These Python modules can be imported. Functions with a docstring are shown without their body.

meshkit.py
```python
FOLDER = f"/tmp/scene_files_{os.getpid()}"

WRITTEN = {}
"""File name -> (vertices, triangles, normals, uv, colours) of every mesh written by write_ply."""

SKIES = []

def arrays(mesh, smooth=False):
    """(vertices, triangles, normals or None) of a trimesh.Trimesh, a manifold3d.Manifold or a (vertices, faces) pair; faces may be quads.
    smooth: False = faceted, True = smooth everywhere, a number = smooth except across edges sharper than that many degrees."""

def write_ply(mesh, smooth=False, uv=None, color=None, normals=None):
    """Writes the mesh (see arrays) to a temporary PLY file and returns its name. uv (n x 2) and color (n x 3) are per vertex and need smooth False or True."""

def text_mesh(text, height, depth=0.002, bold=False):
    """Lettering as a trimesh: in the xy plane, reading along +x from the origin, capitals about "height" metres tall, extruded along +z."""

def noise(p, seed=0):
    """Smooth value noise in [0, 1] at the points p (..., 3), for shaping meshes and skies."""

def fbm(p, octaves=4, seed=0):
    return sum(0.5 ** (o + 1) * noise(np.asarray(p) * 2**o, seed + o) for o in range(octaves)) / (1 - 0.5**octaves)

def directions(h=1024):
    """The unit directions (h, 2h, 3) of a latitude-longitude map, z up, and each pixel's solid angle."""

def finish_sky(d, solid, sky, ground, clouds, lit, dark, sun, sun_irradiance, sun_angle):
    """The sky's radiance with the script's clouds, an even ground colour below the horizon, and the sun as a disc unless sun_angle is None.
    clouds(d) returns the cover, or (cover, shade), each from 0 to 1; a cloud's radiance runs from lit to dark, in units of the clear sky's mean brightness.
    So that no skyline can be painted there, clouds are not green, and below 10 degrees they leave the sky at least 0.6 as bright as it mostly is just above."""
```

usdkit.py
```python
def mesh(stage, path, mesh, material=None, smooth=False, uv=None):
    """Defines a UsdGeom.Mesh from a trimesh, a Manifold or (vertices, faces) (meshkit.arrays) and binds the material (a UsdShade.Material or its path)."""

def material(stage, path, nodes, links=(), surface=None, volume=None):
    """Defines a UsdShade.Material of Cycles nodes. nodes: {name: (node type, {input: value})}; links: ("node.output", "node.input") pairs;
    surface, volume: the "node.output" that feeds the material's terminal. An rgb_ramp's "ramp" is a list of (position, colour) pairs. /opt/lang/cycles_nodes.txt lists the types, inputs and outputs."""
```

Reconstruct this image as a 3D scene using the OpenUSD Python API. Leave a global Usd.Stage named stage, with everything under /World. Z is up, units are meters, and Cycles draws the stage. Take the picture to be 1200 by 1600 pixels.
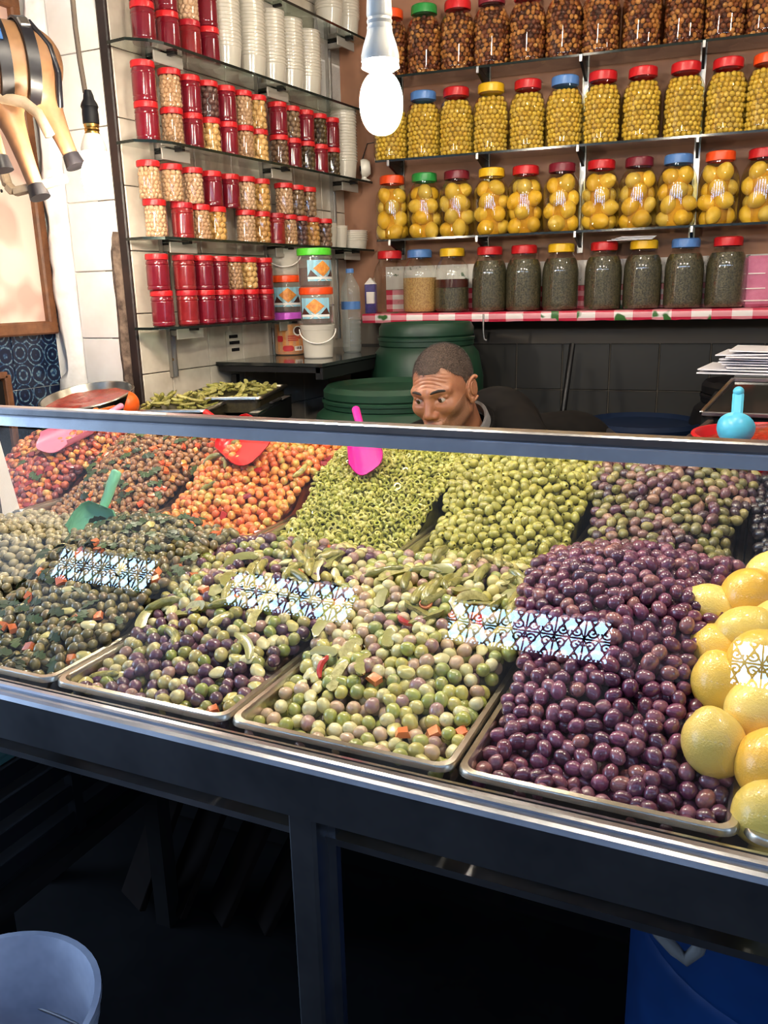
import math, random
import numpy as np, trimesh, usdkit, meshkit
import manifold3d as m3
from scipy.spatial import cKDTree
from pxr import Usd, UsdGeom, UsdLux, UsdShade, Gf, Sdf, Vt

stage = Usd.Stage.CreateInMemory()
UsdGeom.SetStageUpAxis(stage, 'Z'); UsdGeom.SetStageMetersPerUnit(stage, 1.0)
UsdGeom.Xform.Define(stage, '/World')
PI = math.pi

# ------------------------------------------------------------------ camera (1200 x 1600, 1294 px focal length)
FPX, EYE = 1294.0, np.array([0, 0, 1.45])
_p, _r, _y = np.radians([14.85, -1.37, 24.67])
FW = np.array([-math.sin(_y) * math.cos(_p), math.cos(_y) * math.cos(_p), -math.sin(_p)])
_rt = np.cross(FW, [0, 0, 1]); _rt /= np.linalg.norm(_rt); _up = np.cross(_rt, FW)
RT, UP = math.cos(_r) * _rt + math.sin(_r) * _up, -math.sin(_r) * _rt + math.cos(_r) * _up
cam = UsdGeom.Camera.Define(stage, '/World/camera')
cam.AddTransformOp().Set(Gf.Matrix4d(*RT, 0, *UP, 0, *(-FW), 0, *EYE, 1))
cam.CreateHorizontalApertureAttr(36.0); cam.CreateVerticalApertureAttr(48.0)
cam.CreateFocalLengthAttr(36.0 * FPX / 1200); cam.CreateClippingRangeAttr(Gf.Vec2f(0.05, 100))
cam.CreateExposureAttr(0.0)

# ------------------------------------------------------------------ light: daylight at the two mouths of the covered alley, faint sky; bulbs are built further down
DAY = (0.52, 0.72, 1.0)
sky = UsdLux.DomeLight.Define(stage, '/World/sky'); sky.CreateIntensityAttr(0.6); sky.CreateColorAttr(Gf.Vec3f(.40, .60, 1.0))
def alley_light(name, x, sgn, inten, y=-1.4, w=3.0):
    l = UsdLux.RectLight.Define(stage, '/World/' + name)
    l.CreateWidthAttr(w); l.CreateHeightAttr(3.4); l.CreateIntensityAttr(inten); l.CreateColorAttr(Gf.Vec3f(*DAY))
    l.AddTransformOp().Set(Gf.Matrix4d(0, sgn, 0, 0, 0, 0, 1, 0, sgn, 0, 0, 0, x, y, 2.2, 1))   # shines along -sgn x
alley_light('daylight_left_mouth', -6.5, -1, 8.5)
alley_light('daylight_right_mouth', 5.5, 1, 2.5)
WINDOW_SKY = 23.0          # radiance of the daylight behind the lattice windows across the alley
BULB = 330.0                # radiance of a bulb

# ------------------------------------------------------------------ helpers
used = {}
def numbered(path):
    n = used.get(path, 0); used[path] = n + 1
    return path if n == 0 else f'{path}_{n:03d}'
def tag(prim, label=None, cat=None, group=None, kind=None):
    for k, t in (('label', label), ('category', cat), ('group', group), ('kind', kind)):
        if t: prim.SetCustomDataByKey(k, t)
    return prim
def mat4(loc=(0, 0, 0), rot=None, scale=(1, 1, 1)):
    R = np.eye(3) if rot is None else np.asarray(rot)
    R = R * np.asarray(np.broadcast_to(scale, 3))[None, :]
    m = np.eye(4); m[:3, :3] = R.T; m[3, :3] = loc
    return Gf.Matrix4d(m.tolist())
def rz(a): c, s = math.cos(a), math.sin(a); return np.array([[c, -s, 0], [s, c, 0], [0, 0, 1.]])
def rx(a): c, s = math.cos(a), math.sin(a); return np.array([[1, 0, 0], [0, c, -s], [0, s, c]])
def ry(a): c, s = math.cos(a), math.sin(a); return np.array([[c, 0, s], [0, 1, 0], [-s, 0, c]])
def thing(name, label, cat, loc=(0, 0, 0), rot=None, scale=(1, 1, 1), group=None, kind=None, ref=None):
    x = UsdGeom.Xform.Define(stage, numbered('/World/' + name))
    x.AddTransformOp().Set(mat4(loc, rot, scale))
    if ref: x.GetPrim().GetReferences().AddInternalReference(ref); x.GetPrim().SetInstanceable(True)
    return tag(x.GetPrim(), label, cat, group, kind)
def klass(name):
    stage.CreateClassPrim('/World/class_' + name); return stage.GetPrimAtPath('/World/class_' + name)
def part(parent, name, mesh, mat, smooth=35, label=None, kind=None, uv=None):
    m = usdkit.mesh(stage, numbered(f'{parent.GetPath()}/{name}'), mesh, LK[mat], smooth, uv)
    tag(m.GetPrim(), label, kind=kind); return m.GetPrim()
def solo(name, mesh, mat, label=None, cat=None, group=None, kind=None, smooth=35):
    m = usdkit.mesh(stage, numbered('/World/' + name), mesh, LK[mat], smooth)
    return tag(m.GetPrim(), label, cat, group, kind)
def struct(name, mesh, mat, smooth=35): return solo(name, mesh, mat, kind='structure', smooth=smooth)

def ray(u, v): return (u - 600) / FPX * RT - (v - 800) / FPX * UP + FW
def on_plane(u, v, P, n): d = ray(u, v); return EYE + d * (((np.asarray(P) - EYE) @ n) / (d @ n))
def at(u, v, Y): return on_plane(u, v, (0, Y, 0), np.array([0, 1., 0]))
def atx(u, v, X): return on_plane(u, v, (X, 0, 0), np.array([1., 0, 0]))
def atz(u, v, Z): return on_plane(u, v, (0, 0, Z), np.array([0, 0, 1.]))

def cat(*ms):
    vs, fs, o = [], [], 0
    for v, f in ms:
        f = np.asarray(f)
        if f.shape[1] == 4: f = np.vstack([f[:, [0, 1, 2]], f[:, [0, 2, 3]]])
        vs.append(np.asarray(v, float)); fs.append(f + o); o += len(v)
    return np.vstack(vs), np.vstack(fs)
def tf(m, loc=(0, 0, 0), rot=None, scale=(1, 1, 1)):
    v = np.asarray(m[0], float) * np.asarray(scale)
    if rot is not None: v = v @ np.asarray(rot).T
    return v + np.asarray(loc), m[1]
def grid_faces(nr, nc, wrap):
    i, j = np.meshgrid(np.arange(nr - 1), np.arange(nc if wrap else nc - 1), indexing='ij')
    a = i * nc + j; b = i * nc + (j + 1) % nc
    return np.stack([a, b, b + nc, a + nc], -1).reshape(-1, 4)
def tri(f): return np.vstack([f[:, [0, 1, 2]], f[:, [0, 2, 3]]])
def lathe(prof, n=24):
    """prof: (r, z) from the bottom axis upward on the outside"""
    prof = np.asarray(prof, float); a = np.arange(n) / n * 2 * PI
    v = np.stack([prof[:, :1] * np.cos(a), prof[:, :1] * np.sin(a), np.repeat(prof[:, 1:], n, 1)], -1).reshape(-1, 3)
    f = tri(grid_faces(len(prof), n, True))
    t = v[f]; ar = np.linalg.norm(np.cross(t[:, 1] - t[:, 0], t[:, 2] - t[:, 0]), axis=1)
    return v, f[ar > 1e-12]
def tube(path, r, n=8):
    P = np.asarray(path, float); k = len(P); T = np.gradient(P, axis=0); T /= np.linalg.norm(T, axis=1)[:, None]
    ref = np.array([0, 0, 1.]) if abs(T[0][2]) < .9 else np.array([1., 0, 0])
    N = np.zeros_like(P)
    for i in range(k):
        u = ref - T[i] * (ref @ T[i]); u /= np.linalg.norm(u); N[i] = u; ref = u
    B = np.cross(T, N); a = np.arange(n) / n * 2 * PI; r = np.broadcast_to(np.asarray(r, float), (k,))
    v = (P[:, None] + r[:, None, None] * (np.cos(a)[None, :, None] * N[:, None] + np.sin(a)[None, :, None] * B[:, None])).reshape(-1, 3)
    f = tri(grid_faces(k, n, True)); v = np.vstack([v, P[0], P[-1]])
    c0, c1, j = len(v) - 2, len(v) - 1, np.arange(n)
    f = np.vstack([f, np.stack([np.full(n, c0), (j + 1) % n, j], -1), np.stack([np.full(n, c1), (k - 1) * n + j, (k - 1) * n + (j + 1) % n], -1)])
    return v, f
def box(c, s, b=0.0, rot=None):
    """box with chamfer b"""
    s = np.asarray(s, float) / 2; b = min(b, .45 * s.min() * 2)
    q = np.array(np.meshgrid([-1, 1], [-1, 1], [-1, 1])).T.reshape(-1, 3)
    if b <= 0: P = q * s
    else: P = np.vstack([q * (s - b * (1 - np.eye(3)[k])) for k in range(3)])
    h = trimesh.convex.convex_hull(P)
    return tf((np.array(h.vertices), np.array(h.faces)), c, rot)
def bar(a, b, w, h, bev=0.0):
    """a box from a to b, w wide (sideways), h high"""
    a, b = np.asarray(a, float), np.asarray(b, float); d = b - a; L = np.linalg.norm(d); d /= L
    s = np.cross([0, 0, 1.], d)
    s = np.array([1., 0, 0]) if np.linalg.norm(s) < 1e-6 else s / np.linalg.norm(s)
    u = np.cross(d, s)
    return box((a + b) / 2, (L, w, h), bev, np.stack([d, s, u], 1))
def ico(sub, r=1.0):
    m = trimesh.creation.icosphere(sub, 1.0); return np.array(m.vertices) * r, np.array(m.faces)
def prism(poly, depth):
    """polygon (x, y) extruded along +z"""
    from shapely.geometry import Polygon
    m = trimesh.creation.extrude_polygon(Polygon(poly), depth, engine='earcut'); return np.array(m.vertices), np.array(m.faces)
def rrect(hx, hy, r, n=5):
    pts = []
    for cx, cy, a0 in ((hx - r, hy - r, 0), (-hx + r, hy - r, PI / 2), (-hx + r, -hy + r, PI), (hx - r, -hy + r, 1.5 * PI)):
        for k in range(n + 1):
            a = a0 + k / n * PI / 2; pts.append((cx + r * math.cos(a), cy + r * math.sin(a)))
    return np.array(pts)
def loft(rings, cap0=False, cap1=False):
    n = len(rings[0]); v = np.vstack(rings); f = tri(grid_faces(len(rings), n, True))
    j = np.arange(n)
    for on, base, flip in ((cap0, 0, True), (cap1, (len(rings) - 1) * n, False)):
        if on:
            v = np.vstack([v, rings[0 if base == 0 else -1].mean(0)]); c = np.full(n, len(v) - 1)
            t = np.stack([c, base + j, base + (j + 1) % n], -1); f = np.vstack([f, t[:, ::-1] if flip else t])
    return v, f
def bumpy(m, amp, freq, seed):
    v = np.asarray(m[0]); n = v / np.maximum(np.linalg.norm(v, axis=1)[:, None], 1e-9)
    return v + n * ((meshkit.fbm(v * freq + seed * 7.3, 3, seed) - .5) * 2 * amp)[:, None], m[1]
def axes(z, spin=0.0):
    """rotation whose local z is the given direction"""
    z = np.asarray(z, float) / np.linalg.norm(z); t = np.array([1., 0, 0]) if abs(z[0]) < .8 else np.array([0, 1., 0])
    x = np.cross(t, z); x /= np.linalg.norm(x); return np.stack([x, np.cross(z, x), z], 1) @ rz(spin)

# ------------------------------------------------------------------ materials
def lin(*rgb): return tuple(((c / 255) / 12.92 if c <= 10 else ((c / 255 + .055) / 1.055) ** 2.4) for c in rgb)
LK = {}
def M(name, col=None, rough=.5, metal=0., cols=None, col2=None, nscale=20., bump=None, coat=0., spec=.5, var=0., trans=0., sss=0., aniso=0., detail=4., sharp=(.35, .65), emit=None, crough=.05):
    """col: base; col2: mixed in by noise; cols: palette picked per object by its random number; bump: (scale, strength)"""
    n, L = {'p': ('principled_bsdf', dict(roughness=rough, metallic=metal, coat_weight=coat, coat_roughness=crough, specular_ior_level=spec, transmission_weight=trans, subsurface_weight=sss, subsurface_scale=.004))}, []
    src = None
    n['t'] = ('texture_coordinate', {})
    if cols:
        n['o'] = ('object_info', {}); n['cr'] = ('rgb_ramp', dict(ramp=[(i / len(cols), c) for i, c in enumerate(cols)], interpolate=False))
        L.append(('o.random', 'cr.fac')); src = 'cr.color'
    else: n['p'][1]['base_color'] = col
    if col2:
        n['nz'] = ('noise_texture', dict(scale=nscale, detail=detail, roughness=.6)); L.append(('t.object', 'nz.vector'))
        n['nr'] = ('rgb_ramp', dict(ramp=[(sharp[0], (0, 0, 0)), (sharp[1], (1, 1, 1))])); L.append(('nz.fac', 'nr.fac'))
        n['mx'] = ('mix', dict(color2=col2)); L.append(('nr.color', 'mx.fac'))
        if src: L.append((src, 'mx.color1'))
        else: n['mx'][1]['color1'] = col
        src = 'mx.color'
    if var:
        n['o2'] = ('object_info', {}); n['mr'] = ('map_range', dict(from_min=0., from_max=1., to_min=1 - var, to_max=1 + var)); n['fr'] = ('math', dict(math_type='multiply', value2=17.31)); n['ff'] = ('math', dict(math_type='fraction'))
        n['hs'] = ('hsv', {}); L += [('o2.random', 'fr.value1'), ('fr.value', 'ff.value1'), ('ff.value', 'mr.value'), ('mr.result', 'hs.value')]
        if src: L.append((src, 'hs.color'))
        else: n['hs'][1]['color'] = col
        src = 'hs.color'
    if src: L.append((src, 'p.base_color'))
    if bump:
        n['bn'] = ('noise_texture', dict(scale=bump[0], detail=3.)); n['b'] = ('bump', dict(strength=bump[1], distance=.002))
        L += [('t.object', 'bn.vector'), ('bn.fac', 'b.height'), ('b.normal', 'p.normal')]
    if emit: n['p'][1].update(emission_color=emit[0], emission_strength=emit[1])
    LK[name] = usdkit.material(stage, '/World/Looks/' + name, n, L, surface='p.BSDF')
def pane(name, tint, ior=1.5, rough=.02, extra=0.0, gl=1.0):
    """thin clear glass: see-through mixed with a mirror by fresnel (extra: a milky veil)"""
    n = {'t': ('transparent_bsdf', dict(color=tint)), 'g': ('glossy_bsdf', dict(color=(gl, gl, gl), roughness=rough)), 'f': ('fresnel', dict(IOR=ior)), 'm': ('mix_closure', {})}
    # only faces turned to the ray mirror it (the two faces of a pane together: 1.7 times one face)
    n['ge'] = ('geometry', {}); n['inv'] = ('math', dict(math_type='subtract', value1=1.7)); n['dbl'] = ('math', dict(math_type='multiply', value2=1.7)); n['fb'] = ('math', dict(math_type='multiply', use_clamp=True))
    L = [('ge.backfacing', 'dbl.value1'), ('dbl.value', 'inv.value2'), ('f.fac', 'fb.value1'), ('inv.value', 'fb.value2'), ('fb.value', 'm.fac'), ('t.BSDF', 'm.closure1'), ('g.BSDF', 'm.closure2')]; out = 'm.closure'
    if extra:
        n['d'] = ('diffuse_bsdf', dict(color=(.84, .80, .72))); n['m2'] = ('mix_closure', dict(fac=extra)); L += [('m.closure', 'm2.closure1'), ('d.BSDF', 'm2.closure2')]; out = 'm2.closure'
    LK[name] = usdkit.material(stage, '/World/Looks/' + name, n, L, surface=out)
def emitter(name, col, s):
    LK[name] = usdkit.material(stage, '/World/Looks/' + name, {'e': ('emission', dict(color=col, strength=s))}, [], surface='e.emission')

M('plaster', lin(244, 242, 240), .85, col2=lin(206, 200, 194), nscale=6., bump=(30., .5), sharp=(.5, .75))
M('white_tile', lin(246, 244, 242), .25, col2=lin(232, 227, 221), nscale=4.)
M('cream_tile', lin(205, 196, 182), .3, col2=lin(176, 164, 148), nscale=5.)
M('grout', lin(110, 102, 92), .9)
M('brown_board', lin(158, 112, 86), .6, col2=lin(132, 92, 70), nscale=3.)
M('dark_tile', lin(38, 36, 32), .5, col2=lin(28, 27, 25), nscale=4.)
M('dark_wood', lin(46, 30, 26), .5, col2=lin(24, 16, 15), nscale=12., bump=(40., .3))
M('frame_wood', lin(128, 84, 54), .5, col2=lin(98, 62, 40), nscale=18.)
M('raw_plaster', lin(130, 110, 95), .95, col2=lin(70, 56, 48), nscale=30., bump=(60., 1.))
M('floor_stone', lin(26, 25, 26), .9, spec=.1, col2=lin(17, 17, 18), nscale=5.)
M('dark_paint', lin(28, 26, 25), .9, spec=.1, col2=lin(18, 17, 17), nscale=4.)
M('street_plaster', lin(150, 142, 134), .9, col2=lin(124, 116, 110), nscale=2.)
M('street_wood', lin(88, 68, 54), .7, col2=lin(60, 46, 36), nscale=5.)
M('iron', lin(26, 25, 27), .45, .6)
M('steel', (.60, .61, .63), .24, 1., bump=(25., .12), col2=(.46, .47, .50), nscale=9.)
M('steel_dull', (.42, .43, .46), .34, 1., col2=(.25, .26, .29), nscale=5., bump=(20., .1))
M('pan_steel', (.66, .62, .54), .26, 1., col2=(.5, .45, .36), nscale=14., bump=(30., .15))
M('bracket_steel', (.5, .49, .47), .35, 1.)
M('bracket_paint', lin(172, 166, 158), .4, .3); M('black_metal', lin(22, 22, 24), .4, .3)
M('black_glass', lin(30, 33, 33), .08, spec=.6)
M('black_plastic', lin(20, 20, 23), .5, spec=.25)
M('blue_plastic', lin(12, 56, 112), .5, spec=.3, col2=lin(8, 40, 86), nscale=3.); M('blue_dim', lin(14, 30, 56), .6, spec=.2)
M('green_plastic', lin(26, 66, 46), .45, col2=lin(19, 48, 35), nscale=4.)
M('grey_strap', lin(120, 118, 116), .6)
M('bucket_white', lin(196, 200, 214), .4, col2=lin(160, 166, 184), nscale=8.)
M('teal_trim', lin(60, 98, 96), .5)
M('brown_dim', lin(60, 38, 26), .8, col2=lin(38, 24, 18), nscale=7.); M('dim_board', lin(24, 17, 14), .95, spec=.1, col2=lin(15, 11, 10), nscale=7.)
pane('shelf_glass', (.62, .70, .66)); pane('jar_glass', (.97, .98, .96), gl=.9); pane('guard_glass', (.985, .99, .99), 1.52, .0)
pane('brine_clear_lemon', (1, .96, .78), 1.0, .3); pane('brine_clear_yellow', (.99, .97, .82), 1.0, .3); pane('brine_clear_brown', (.88, .74, .62), 1.0, .3); pane('clear_plastic', (.93, .95, .96), 1.45, .08, .10); pane('milky_plastic', (.94, .93, .90), 1.45, .15, .38); pane('bottle_plastic', (.80, .90, .96), 1.5, .05, .14)
M('glass_edge', lin(24, 32, 29), .15)
for k, c in dict(red=(196, 28, 34), crimson=(168, 24, 38), orange=(236, 78, 26), yellow=(230, 182, 30), blue=(84, 130, 196), green=(40, 140, 62), lime=(86, 205, 52), violet=(196, 84, 200), wine=(120, 28, 44)).items():
    M('lid_' + k, lin(*c), .35, var=.08)
M('bulb_porcelain', lin(226, 222, 210), .3); M('brass', lin(190, 150, 80), .3, 1.)
emitter('bulb_glow', (1.0, .88, .70), BULB); emitter('window_daylight', (.36, .60, 1.0), WINDOW_SKY)
M('cable', lin(92, 78, 66), .7); M('dark_cable', lin(30, 28, 28), .6)

# ================================================================== THE SETTING
TH = math.radians(4.5); BD = np.array([math.cos(TH), math.sin(TH), 0]); BN = np.array([-math.sin(TH), math.cos(TH), 0])     # back wall: along, inward normal away from us
LN = np.array([.9962, -.0872, 0]); LD = np.array([.0872, .9962, 0])                                                         # left wall: normal towards the shop, along
CORNER = np.array([-1.8, 3.57, 0])
BROT = np.stack([BD, BN, [0, 0, 1]], 1); LROT = np.stack([LD, -LN, [0, 0, 1]], 1)       # local x along the wall, local y into the wall
def onback(u, v, off): return on_plane(u, v, CORNER - off * BN, BN)
def onleft(u, v, off): return on_plane(u, v, CORNER + off * LN, LN)
def bs(p): return float((np.asarray(p) - CORNER) @ BD)      # distance along the back wall from the corner
def ls(p): return float((np.asarray(p) - CORNER) @ LD)      # along the left wall (negative towards us)
def bpos(s, off, z): return CORNER + BD * s - BN * off + np.array([0, 0, z])
def lpos(s, off, z): return CORNER + LD * s + LN * off + np.array([0, 0, z])

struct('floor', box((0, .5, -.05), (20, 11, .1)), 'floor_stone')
struct('ceiling', box((1.0, 2.0, 3.05), (7.0, 4.4, .1)), 'street_plaster')
struct('ceiling_alley', cat(box((-.5, -2.95, 4.75), (14, .9, .1)), box((-.5, -.1, 4.75), (14, 1.0, .1))), 'street_wood')
struct('wall_above_stall', box((-.5, .32, 3.95), (14, .12, 1.7)), 'street_plaster')
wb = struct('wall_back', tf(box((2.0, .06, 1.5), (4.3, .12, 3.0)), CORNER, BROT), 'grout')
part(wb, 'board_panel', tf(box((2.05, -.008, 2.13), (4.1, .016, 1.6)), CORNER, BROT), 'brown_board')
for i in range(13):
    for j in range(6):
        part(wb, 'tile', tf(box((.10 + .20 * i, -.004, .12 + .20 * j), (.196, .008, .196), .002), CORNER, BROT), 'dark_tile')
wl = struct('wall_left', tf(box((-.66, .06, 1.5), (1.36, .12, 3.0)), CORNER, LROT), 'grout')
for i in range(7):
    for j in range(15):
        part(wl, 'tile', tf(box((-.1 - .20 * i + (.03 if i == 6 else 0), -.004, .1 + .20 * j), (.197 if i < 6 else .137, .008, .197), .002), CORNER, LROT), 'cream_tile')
struct('wall_right', box((2.5, 1.9, 1.5), (.1, 4.0, 3.0)), 'street_plaster')
# pillar between the alley and the shelves, faced with white tiles, its edge of crumbled plaster
PX0, PX1, PY = -2.34, -1.955, 2.24
pill = struct('wall_pillar', box(((PX0 + PX1) / 2, PY + .30, 1.6), (PX1 - PX0, .58, 3.2)), 'plaster')
rr = np.random.default_rng(3)
for j in range(12):
    z0 = .22 * j
    part(pill, 'tile', box((-2.06, PY + .004, z0 + .11), (.20, .016, .2165), .002), 'white_tile')
# ragged plaster lip left of the tiles
def plaster_lip():
    zs = np.linspace(.0, 3.0, 90); ring = []
    for z in zs:
        w = .07 + .035 * (meshkit.fbm(np.array([z * 5, 0, 0.])) - .5) * 2 + (.05 if z < 1.2 else 0)
        d = .035 + .03 * (meshkit.fbm(np.array([z * 9, 3, 0.])) - .3)
        ring.append(np.array([(-2.165, PY + .01, z), (-2.175, PY - .012, z), (-2.19 - .3 * w, PY - d, z), (-2.165 - w, PY - .6 * d, z), (-2.19 - w, PY + .02, z)]))
    return loft(ring)
part(pill, 'plaster_edge', plaster_lip(), 'plaster', 50)
def broken_plaster():
    ring = []
    for z in np.linspace(.9, 1.66, 40):
        w = .04 * min(1, (1.68 - z) * 12) + .012 * (meshkit.fbm(np.array([z * 14, 1, 0.])) - .5)
        ring.append(np.array([(PX1 + .004, PY + .01, z), (PX1 + .002, PY - .016, z), (PX1 - .4 * w, PY - .02 - .01 * meshkit.noise(np.array([z * 40, 0, 0.])), z), (PX1 - w, PY - .008, z), (PX1 - w - .004, PY + .01, z)]))
    return loft(ring, True, True)
part(pill, 'broken_plaster', broken_plaster(), 'raw_plaster', 40)
struct('trim_1', box((PX1 + .024, PY + .01, 1.5), (.036, .05, 3.0), .004), 'dark_wood')
# wall that juts out on the left of the alley: plaster above, blue patterned tiles below
wj = struct('wall_alley_left', box((-2.39, 1.72, 1.6), (.2, 1.05, 3.2)), 'plaster')
n = {'t': ('texture_coordinate', {}), 'm': ('mapping', dict(scale=(15., 15., 15.))), 'v': ('voronoi_texture', dict(scale=1., randomness=.25, dimensions='3D')), 'w': ('math', dict(math_type='multiply', value2=34.)), 's': ('math', dict(math_type='sine')),
     'v2': ('voronoi_texture', dict(scale=7., feature='f1')), 'a': ('math', dict(math_type='multiply_add', value2=-1.2, value3=.55)), 'ad': ('math', dict(math_type='add')),
     'r': ('rgb_ramp', dict(ramp=[(0, lin(12, 22, 48)), (.45, lin(22, 46, 82)), (.70, lin(44, 76, 108)), (.9, lin(84, 114, 130)), (1, lin(104, 128, 136))])), 'p': ('principled_bsdf', dict(roughness=.3))}
LK['blue_tile'] = usdkit.material(stage, '/World/Looks/blue_tile', n, [('t.object', 'm.vector'), ('m.vector', 'v.vector'), ('m.vector', 'v2.vector'), ('v.distance', 'w.value1'), ('w.value', 's.value1'), ('v2.distance', 'a.value1'), ('s.value', 'ad.value1'), ('a.value', 'ad.value2'), ('ad.value', 'r.fac'), ('r.color', 'p.base_color')], surface='p.BSDF')
for i in range(5):
    for j in range(7):
        part(wj, 'tile', box((-2.287, 2.14 - .2 * i, .1 + .2 * j - .04), (.008, .197, .197), .0015), 'blue_tile')

# the far side of the alley, behind the viewer: a row of lattice windows over shut wooden shopfronts
wf = struct('wall_street', cat(box((-.5, -3.1, 1.175), (14, .2, 2.35)), box((-.5, -3.1, 3.735), (14, .2, 2.03)), box((-6.35, -3.1, 2.5), (2.4, .2, .7)), *[box((-5.09 - .37 + 1.70 * k, -3.1, 2.5), (.60, .2, .7)) for k in range(1, 7)], box((5.9, -3.1, 2.5), (1.4, .2, .7))), 'street_plaster')
def spiral(cx, cz, r, flip, up):
    t = np.linspace(0, 2.6 * PI, 22); q = r * (1 - t / (3.1 * PI))
    return tube(np.stack([cx + flip * q * np.cos(t), np.full(22, -3.02), cz + up * q * np.sin(t)], -1), .0062, 5)
for k in range(6):
    x0 = -5.09 - .06 + 1.70 * k; x1 = x0 + 1.08; zz0, zz1 = 2.37, 2.70
    w = struct('window_%d' % (k + 1), cat(bar((x0 - .03, -3.03, zz0), (x1 + .03, -3.03, zz0), .06, .05), bar((x0 - .03, -3.03, zz1), (x1 + .03, -3.03, zz1), .06, .05), bar((x0, -3.03, zz0), (x0, -3.03, zz1), .05, .06), bar((x1, -3.03, zz0), (x1, -3.03, zz1), .05, .06)), 'iron')
    g = [bar((x, -3.02, zz0), (x, -3.02, zz1), .009, .009) for x in np.linspace(x0, x1, 7)[1:-1]] + [bar((x0, -3.02, (zz0 + zz1) / 2), (x1, -3.02, (zz0 + zz1) / 2), .009, .009)]
    c = (x1 - x0) / 12
    for a in range(12):
        for b in range(2):
            cx, cz = x0 + c * (a + .5), zz0 + (zz1 - zz0) * (b * .5 + .25)
            g += [spiral(cx, cz + .037, .036, 1 if a % 2 else -1, 1), spiral(cx, cz - .037, .036, -1 if a % 2 else 1, -1)]
            g.append(bar((cx - c / 2, -3.02, cz - .08), (cx + c / 2, -3.02, cz + .08), .008, .008))
            g.append(bar((cx - c / 2, -3.02, cz + .08), (cx + c / 2, -3.02, cz - .08), .008, .008))
    part(w, 'grille', cat(*g), 'iron', 60)
    part(w, 'frosted_pane', box(((x0 + x1) / 2, -3.10, (zz0 + zz1) / 2), (x1 - x0 + .02, .01, zz1 - zz0 + .02)), 'window_daylight')
for k in range(5):
    struct('door_%d' % (k + 1), cat(*[box((-5.6 + 2.1 * k + .31 * q, -2.97, 1.05), (.30, .05, 2.1), .01) for q in range(5)]), 'street_wood')

# ================================================================== THE COUNTER
ZF, ZB = .89, .955                   # rims of the front and the back row of pans
CX0, CX1 = -1.64, .80                # ends of the front row
ct = thing('display_counter', 'long stainless steel market counter with a glass sneeze guard, holding the pans of olives', 'counter')
YA = .772
def ext(prof, x0, x1):
    """profile (y, z) swept along x"""
    m = prism(prof, x1 - x0); v = m[0]; return np.stack([v[:, 2] + x0, v[:, 0], v[:, 1]], -1), m[1]
part(ct, 'front_apron', ext([(YA + .006, .815), (YA, .818), (YA, .884), (YA + .004, .889), (YA + .010, .8905), (YA + .022, .8885), (YA + .028, .884), (YA + .03, .815)], CX0 - .4, CX1), 'steel_dull', 20)
part(ct, 'front_ledge', ext([(YA + .024, .84), (YA + .028, .8835), (.812, .8835), (.814, .8715), (.828, .8715), (.828, .84)], CX0 - .4, CX1), 'steel', 20)
part(ct, 'guard_channel', ext([(.792, .8815), (.792, .892), (.796, .8935), (.803, .8935), (.803, .886), (.8065, .886), (.8065, .8935), (.812, .8925), (.814, .8815)], CX0, CX1), 'steel', 20)
part(ct, 'well', cat(box(((CX0 + CX1) / 2, 1.11, .765), (CX1 - CX0, .60, .01)), box((-.56, 1.40, .86), (2.86, .012, .176)), box((-.56, 1.70, .83), (2.86, .58, .01)), box((CX0 + .006, 1.11, .83), (.012, .58, .1))), 'steel_dull')
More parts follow.
